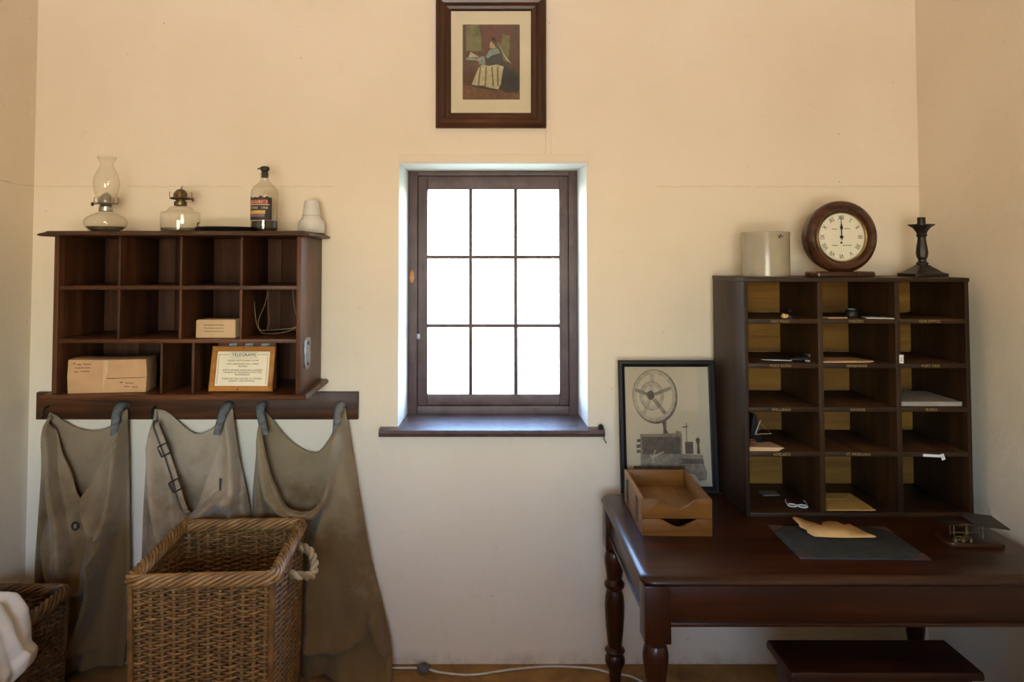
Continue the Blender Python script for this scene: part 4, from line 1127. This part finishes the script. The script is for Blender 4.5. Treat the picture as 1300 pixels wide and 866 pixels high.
CN = thing('candlestick', 'dark metal candlestick standing at the cabinet end by the wall', 'candlestick', (1.682, -.25, KZ1))
obj('base', slab(MB(), -.064, .064, -.064, .064, .008, [(.002, 0), (0, .002), (0, .012), (.004, .014), (.012, .016), (.020, .022), (.030, .031), (.040, .038), (.044, .044)]), 'bronze', CN)
obj('stem', MB().lathe([(.018, .040), (.021, .046), (.022, .052), (.015, .058), (.014, .066), (.019, .074), (.022, .090), (.020, .112), (.016, .134), (.0145, .150), (.018, .156), (.020, .160), (.017, .164), (.020, .172), (.030, .186), (.040, .194)], 8, cap=True), 'bronze', CN, angle=20)
obj('drip_pan', MB().lathe([(0, .190), (.038, .192), (.046, .198), (.046, .201), (.036, .199), (0, .198)], 32), 'bronze', CN)
obj('candle_socket', MB().lathe([(.015, .198), (.014, .224), (.0155, .228), (.011, .228), (.010, .215), (0, .214)], 20), 'iron', CN)

# ------------------------------------------------------------------ framed engraving leaning on the wall
fw, fh = .386, .515
FP = thing('framed_engraving', 'black framed print of a wheeled telegraph instrument leaning behind the letter trays', 'picture', (.7285, -.150, DZ + .0015), (R(-5.5), 0, 0))
moulded_frame(FP, fw, fh, .026, .018, 'black', 'black', 'frame_rail', [(0, 0), (0, .014), (.004, .018), (.014, .018), (.020, .013), (.026, .011), (.026, 0)])
obj('backing', MB().box(-fw / 2 + .006, fw / 2 - .006, -.003, .0, .006, fh - .006), 'kraft', FP)
obj('paper', MB().box(-fw / 2 + .024, fw / 2 - .024, -.005, -.003, .024, fh - .024), 'printpaper', FP)
en = MB()
def disc(cx, cz_, r0, r1, y, mi, sx=.84, n=40):
    vo = [en.bm.verts.new((cx + sx * r1 * math.cos(2 * PI * k / n), y, cz_ + r1 * math.sin(2 * PI * k / n))) for k in range(n)]
    if r0 <= 0:
        f = en.bm.faces.new(vo); f.material_index = mi; return
    vi = [en.bm.verts.new((cx + sx * r0 * math.cos(2 * PI * k / n), y, cz_ + r0 * math.sin(2 * PI * k / n))) for k in range(n)]
    for k in range(n):
        f = en.bm.faces.new((vo[k], vo[(k + 1) % n], vi[(k + 1) % n], vi[k])); f.material_index = mi
wx, wz = -.050, .375
disc(wx + .004, wz - .003, .094, .106, -.0051, 0)
disc(wx, wz, .086, .103, -.0052, 2); disc(wx, wz, .100, .104, -.0053, 1)
disc(wx - .01, wz, .040, .056, -.0052, 2); disc(wx - .01, wz, .054, .057, -.0053, 1)
disc(wx - .014, wz + .002, 0, .018, -.0054, 0)
for k in range(5):
    a = 2 * PI * k / 5 + .35
    u = Vector((math.cos(a) * .84, math.sin(a))); n_ = Vector((-u.y, u.x)) * .008
    p0, p1 = u * .016, u * .090
    flat(en, [(p0.x - n_.x + wx - .01, p0.y - n_.y + wz), (p1.x - n_.x + wx - .004, p1.y - n_.y + wz), (p1.x + n_.x + wx - .004, p1.y + n_.y + wz), (p0.x + n_.x + wx - .01, p0.y + n_.y + wz)], -.00525, 2 if k % 2 else 1, 0, 0)
def ep(pts, lay, mi): flat(en, [(x, z) for x, z in pts], -.0051 - lay * .0001, mi, 0, 0)
ep([(-.022, .275), (-.004, .275), (-.006, .245), (.004, .225), (-.018, .225), (-.018, .25)], 1, 0)
ep([(-.110, .226), (.055, .230), (.055, .100), (-.112, .098)], 1, 1)
ep([(-.104, .215), (.048, .216), (.048, .150), (-.104, .148)], 2, 0)
ep([(-.125, .205), (-.110, .208), (-.110, .196), (-.124, .194)], 1, 0)
ep([(-.127, .185), (-.110, .187), (-.110, .174), (-.126, .172)], 1, 0)
ep([(-.127, .165), (-.110, .166), (-.110, .155), (-.124, .153)], 1, 0)
ep([(-.140, .104), (.060, .104), (.060, .090), (-.140, .092)], 2, 0)
ep([(.040, .150), (.135, .146), (.140, .106), (.150, .078), (.146, .050), (.118, .046), (.100, .070), (.040, .085)], 1, 1)
ep([(.052, .132), (.135, .130), (.138, .112), (.052, .112)], 2, 0)
ep([(.066, .196), (.098, .197), (.098, .150), (.066, .150)], 2, 0)
ep([(.030, .240), (.052, .236), (.052, .216), (.028, .216)], 2, 1)
ep([(.072, .270), (.075, .270), (.075, .196), (.072, .196)], 3, 0)
ep([(.058, .250), (.082, .254), (.082, .258), (.058, .255)], 3, 0)
ep([(.108, .205), (.118, .215), (.126, .205), (.122, .185), (.126, .150), (.112, .150), (.114, .185)], 2, 0)
ep([(-.070, .140), (-.020, .160), (-.018, .156), (-.068, .132)], 3, 2); ep([(-.055, .165), (-.050, .165), (-.062, .115), (-.068, .115)], 3, 2)
obj('engraved_instrument', en, ['printdark', 'printmid', 'printlight'], FP)
obj('glazing', MB().box(-fw / 2 + .024, fw / 2 - .024, -.0085, -.0075, .024, fh - .024), 'picglass', FP)

# ------------------------------------------------------------------ letter trays
tw_, td_ = .232, .345
def tray(label, z, hh, deep, name='letter_tray'):
    T_ = thing(name, label, 'letter tray', (.6455, -.418, z), (0, 0, R(-1.2)), 'letter trays on the desk')
    t_ = .009
    def front():
        P_ = [(-tw_ / 2, 0), (tw_ / 2, 0), (tw_ / 2, hh)]
        n = 22
        w0 = .058 if not deep else .066
        for i in range(n + 1):
            x = w0 - 2 * w0 * i / n
            P_.append((x + .006, hh - deep * (.5 + .5 * math.cos(PI * x / w0)) ** .8))
        P_.append((-tw_ / 2, hh)); return P_
    obj('front_board', MB().prism(front(), 'xz', -td_ / 2, -td_ / 2 + t_, bev=.0008), 'oak', T_)
    obj('back_board', MB().box(-tw_ / 2 + t_, tw_ / 2 - t_, td_ / 2 - t_, td_ / 2, 0, hh, .001), 'oak', T_)
    for s in (-1, 1):
        a = s * (tw_ / 2 - t_ / 2)
        obj('side_board', MB().box(a - t_ / 2, a + t_ / 2, -td_ / 2 + t_, td_ / 2, 0, hh, .001), 'oaky', T_)
    obj('bottom_board', MB().box(-tw_ / 2 + t_, tw_ / 2 - t_, -td_ / 2 + t_, td_ / 2 - t_, .002, .007), 'oaky', T_)
    return T_
ta = tray('lower oak letter tray with a dark hand slot, resting on the desk', DZ + .0005, .056, .026)
tb = tray('upper oak letter tray with a scooped front, stacked on another', DZ + .0575, .064, .034)
for y in (-.085, .095):
    obj('stacking_bracket', MB().prism([(y - .012, -.035), (y + .002, -.036), (y + .010, .030), (y + .010, .044), (y - .002, .042)], 'yz', -tw_ / 2 - .006, -tw_ / 2 - .0005), 'bronze', tb)

# ------------------------------------------------------------------ blotter, torn paper, balance
BL = thing('desk_blotter', 'dark leather desk blotter with brown corners lying on the desk', 'blotter', (1.170, -.648, DZ + .0005), (0, 0, R(-1.5)))
obj('pad', MB().box(-.198, .198, -.134, .134, 0, .005, .001), 'blotter', BL)
for sx in (-1, 1):
    for sy in (-1, 1):
        obj('corner_guard', MB().sheet([(sx * .199, sy * .135), (sx * .199, sy * .085), (sx * .149, sy * .135)], .0012, z=.005), 'cornerleather', BL)
tpz = MB()
out = [(-.10, -.066), (.0, -.066), (.10, -.062), (.108, -.055), (.092, -.02), (.078, .030), (.070, .048), (.050, .040), (.034, .062), (.010, .066), (-.018, .056), (-.030, .034), (-.046, .050), (-.066, .060), (-.084, .078), (-.104, .086), (-.112, .076), (-.106, .04), (-.112, .020), (-.100, -.01), (-.108, -.03)]
rows = [tpz.bm.verts.new((x, y, .003 + .010 * max(0, (y) / .08) ** 2 + .004 * max(0, -x / .11))) for x, y in out]
tpz.bm.faces.new(rows)
bmesh.ops.triangulate(tpz.bm, faces=tpz.bm.faces)
tpo = obj('torn_paper', tpz, 'torn', None, (1.180, -.566, DZ + .0072), angle=80)
so = tpo.modifiers.new('thick', 'SOLIDIFY'); so.thickness = .0012
tag(tpo, 'piece of buff paper with torn edges lying on the blotter', 'paper')

SC = thing('letter_scale', 'small brass letter scale on a wooden base near the wall', 'scale', (1.572, -.640, DZ + .0005), (0, 0, R(-4)))
base_poly = [(-.088, -.030), (-.078, -.046), (-.06, -.052), (.088, -.052), (.088, .048), (-.06, .048), (-.078, .042), (-.088, .026)]
obj('base', MB().prism(base_poly, 'xy', 0, .014, bev=.002), 'stool', SC)
obj('pillar', MB().lathe([(.016, .014), (.013, .020), (.006, .026), (.005, .050), (.007, .056), (0, .060)], 16, (0, 0, 0)), 'brass', SC)
for x in (-.045, .045):
    obj('link_rod', MB().tube([(x, -.012, .016), (x, -.010, .060)], .0022, 6).tube([(x, .012, .016), (x, .010, .060)], .0022, 6), 'brass', SC)
obj('beam', MB().tube([(-.058, 0, .060), (-.02, 0, .054), (.0, 0, .058), (.02, 0, .054), (.058, 0, .060)], .0036, 8).tube([(-.052, 0, .030), (.052, 0, .030)], .0024, 6), 'brass', SC)
obj('spring_ring', MB().tube([(-.03 + .018 * math.cos(a), -.02 + .014 * math.sin(a), .018) for a in [2 * PI * i / 20 for i in range(20)]], .003, 6, closed=True), 'brass', SC)
obj('weight_plate', MB().lathe([(0, .062), (.034, .062), (.037, .065), (.034, .066), (0, .065)], 28, (-.055, 0, .0)), 'bronze', SC)
obj('letter_plate', MB().prism([(-.055, -.050), (.055, -.050), (.055, .050), (-.055, .050)], 'xy', -.0015, .0015), 'bronze', SC, (.052, .0, .070), (R(5), R(6), 0))
for i in range(3):
    obj('brass_weight', MB().lathe([(0, 0), (.009 - i * .0015, 0), (.009 - i * .0015, .010), (.003, .012), (.004, .016), (0, .018)], 14, (-.055 + i * .024, -.036, .014)), 'brass', SC)

# ------------------------------------------------------------------ cable on the floor
CB = thing('floor_cable', 'pale cable trailing along the foot of the wall to the desk', 'cable', (-.05, -.05, 0))
pts = [(-.42, -.030, .006), (-.367, -.038, .006), (-.245, -.049, .010), (-.174, -.072, .006), (-.047, -.088, .006), (.111, -.050, .006), (.273, -.028, .006), (.430, -.042, .006), (.505, -.075, .006), (.580, -.098, .006), (.640, -.16, .006), (.70, -.20, .006)]
obj('cord', MB().tube([Vector(p) - CB.location for p in bez(pts, 6)], .0042, 6), 'cable', CB)
obj('junction_box', MB().lathe([(0, 0), (.022, 0), (.024, .004), (.023, .018), (.018, .024), (.010, .027), (0, .028)], 18, (-.245 + .05, -.049 + .05, 0)).box(-.222, -.168, -.008, .010, .002, .016, .002), 'junction', CB)
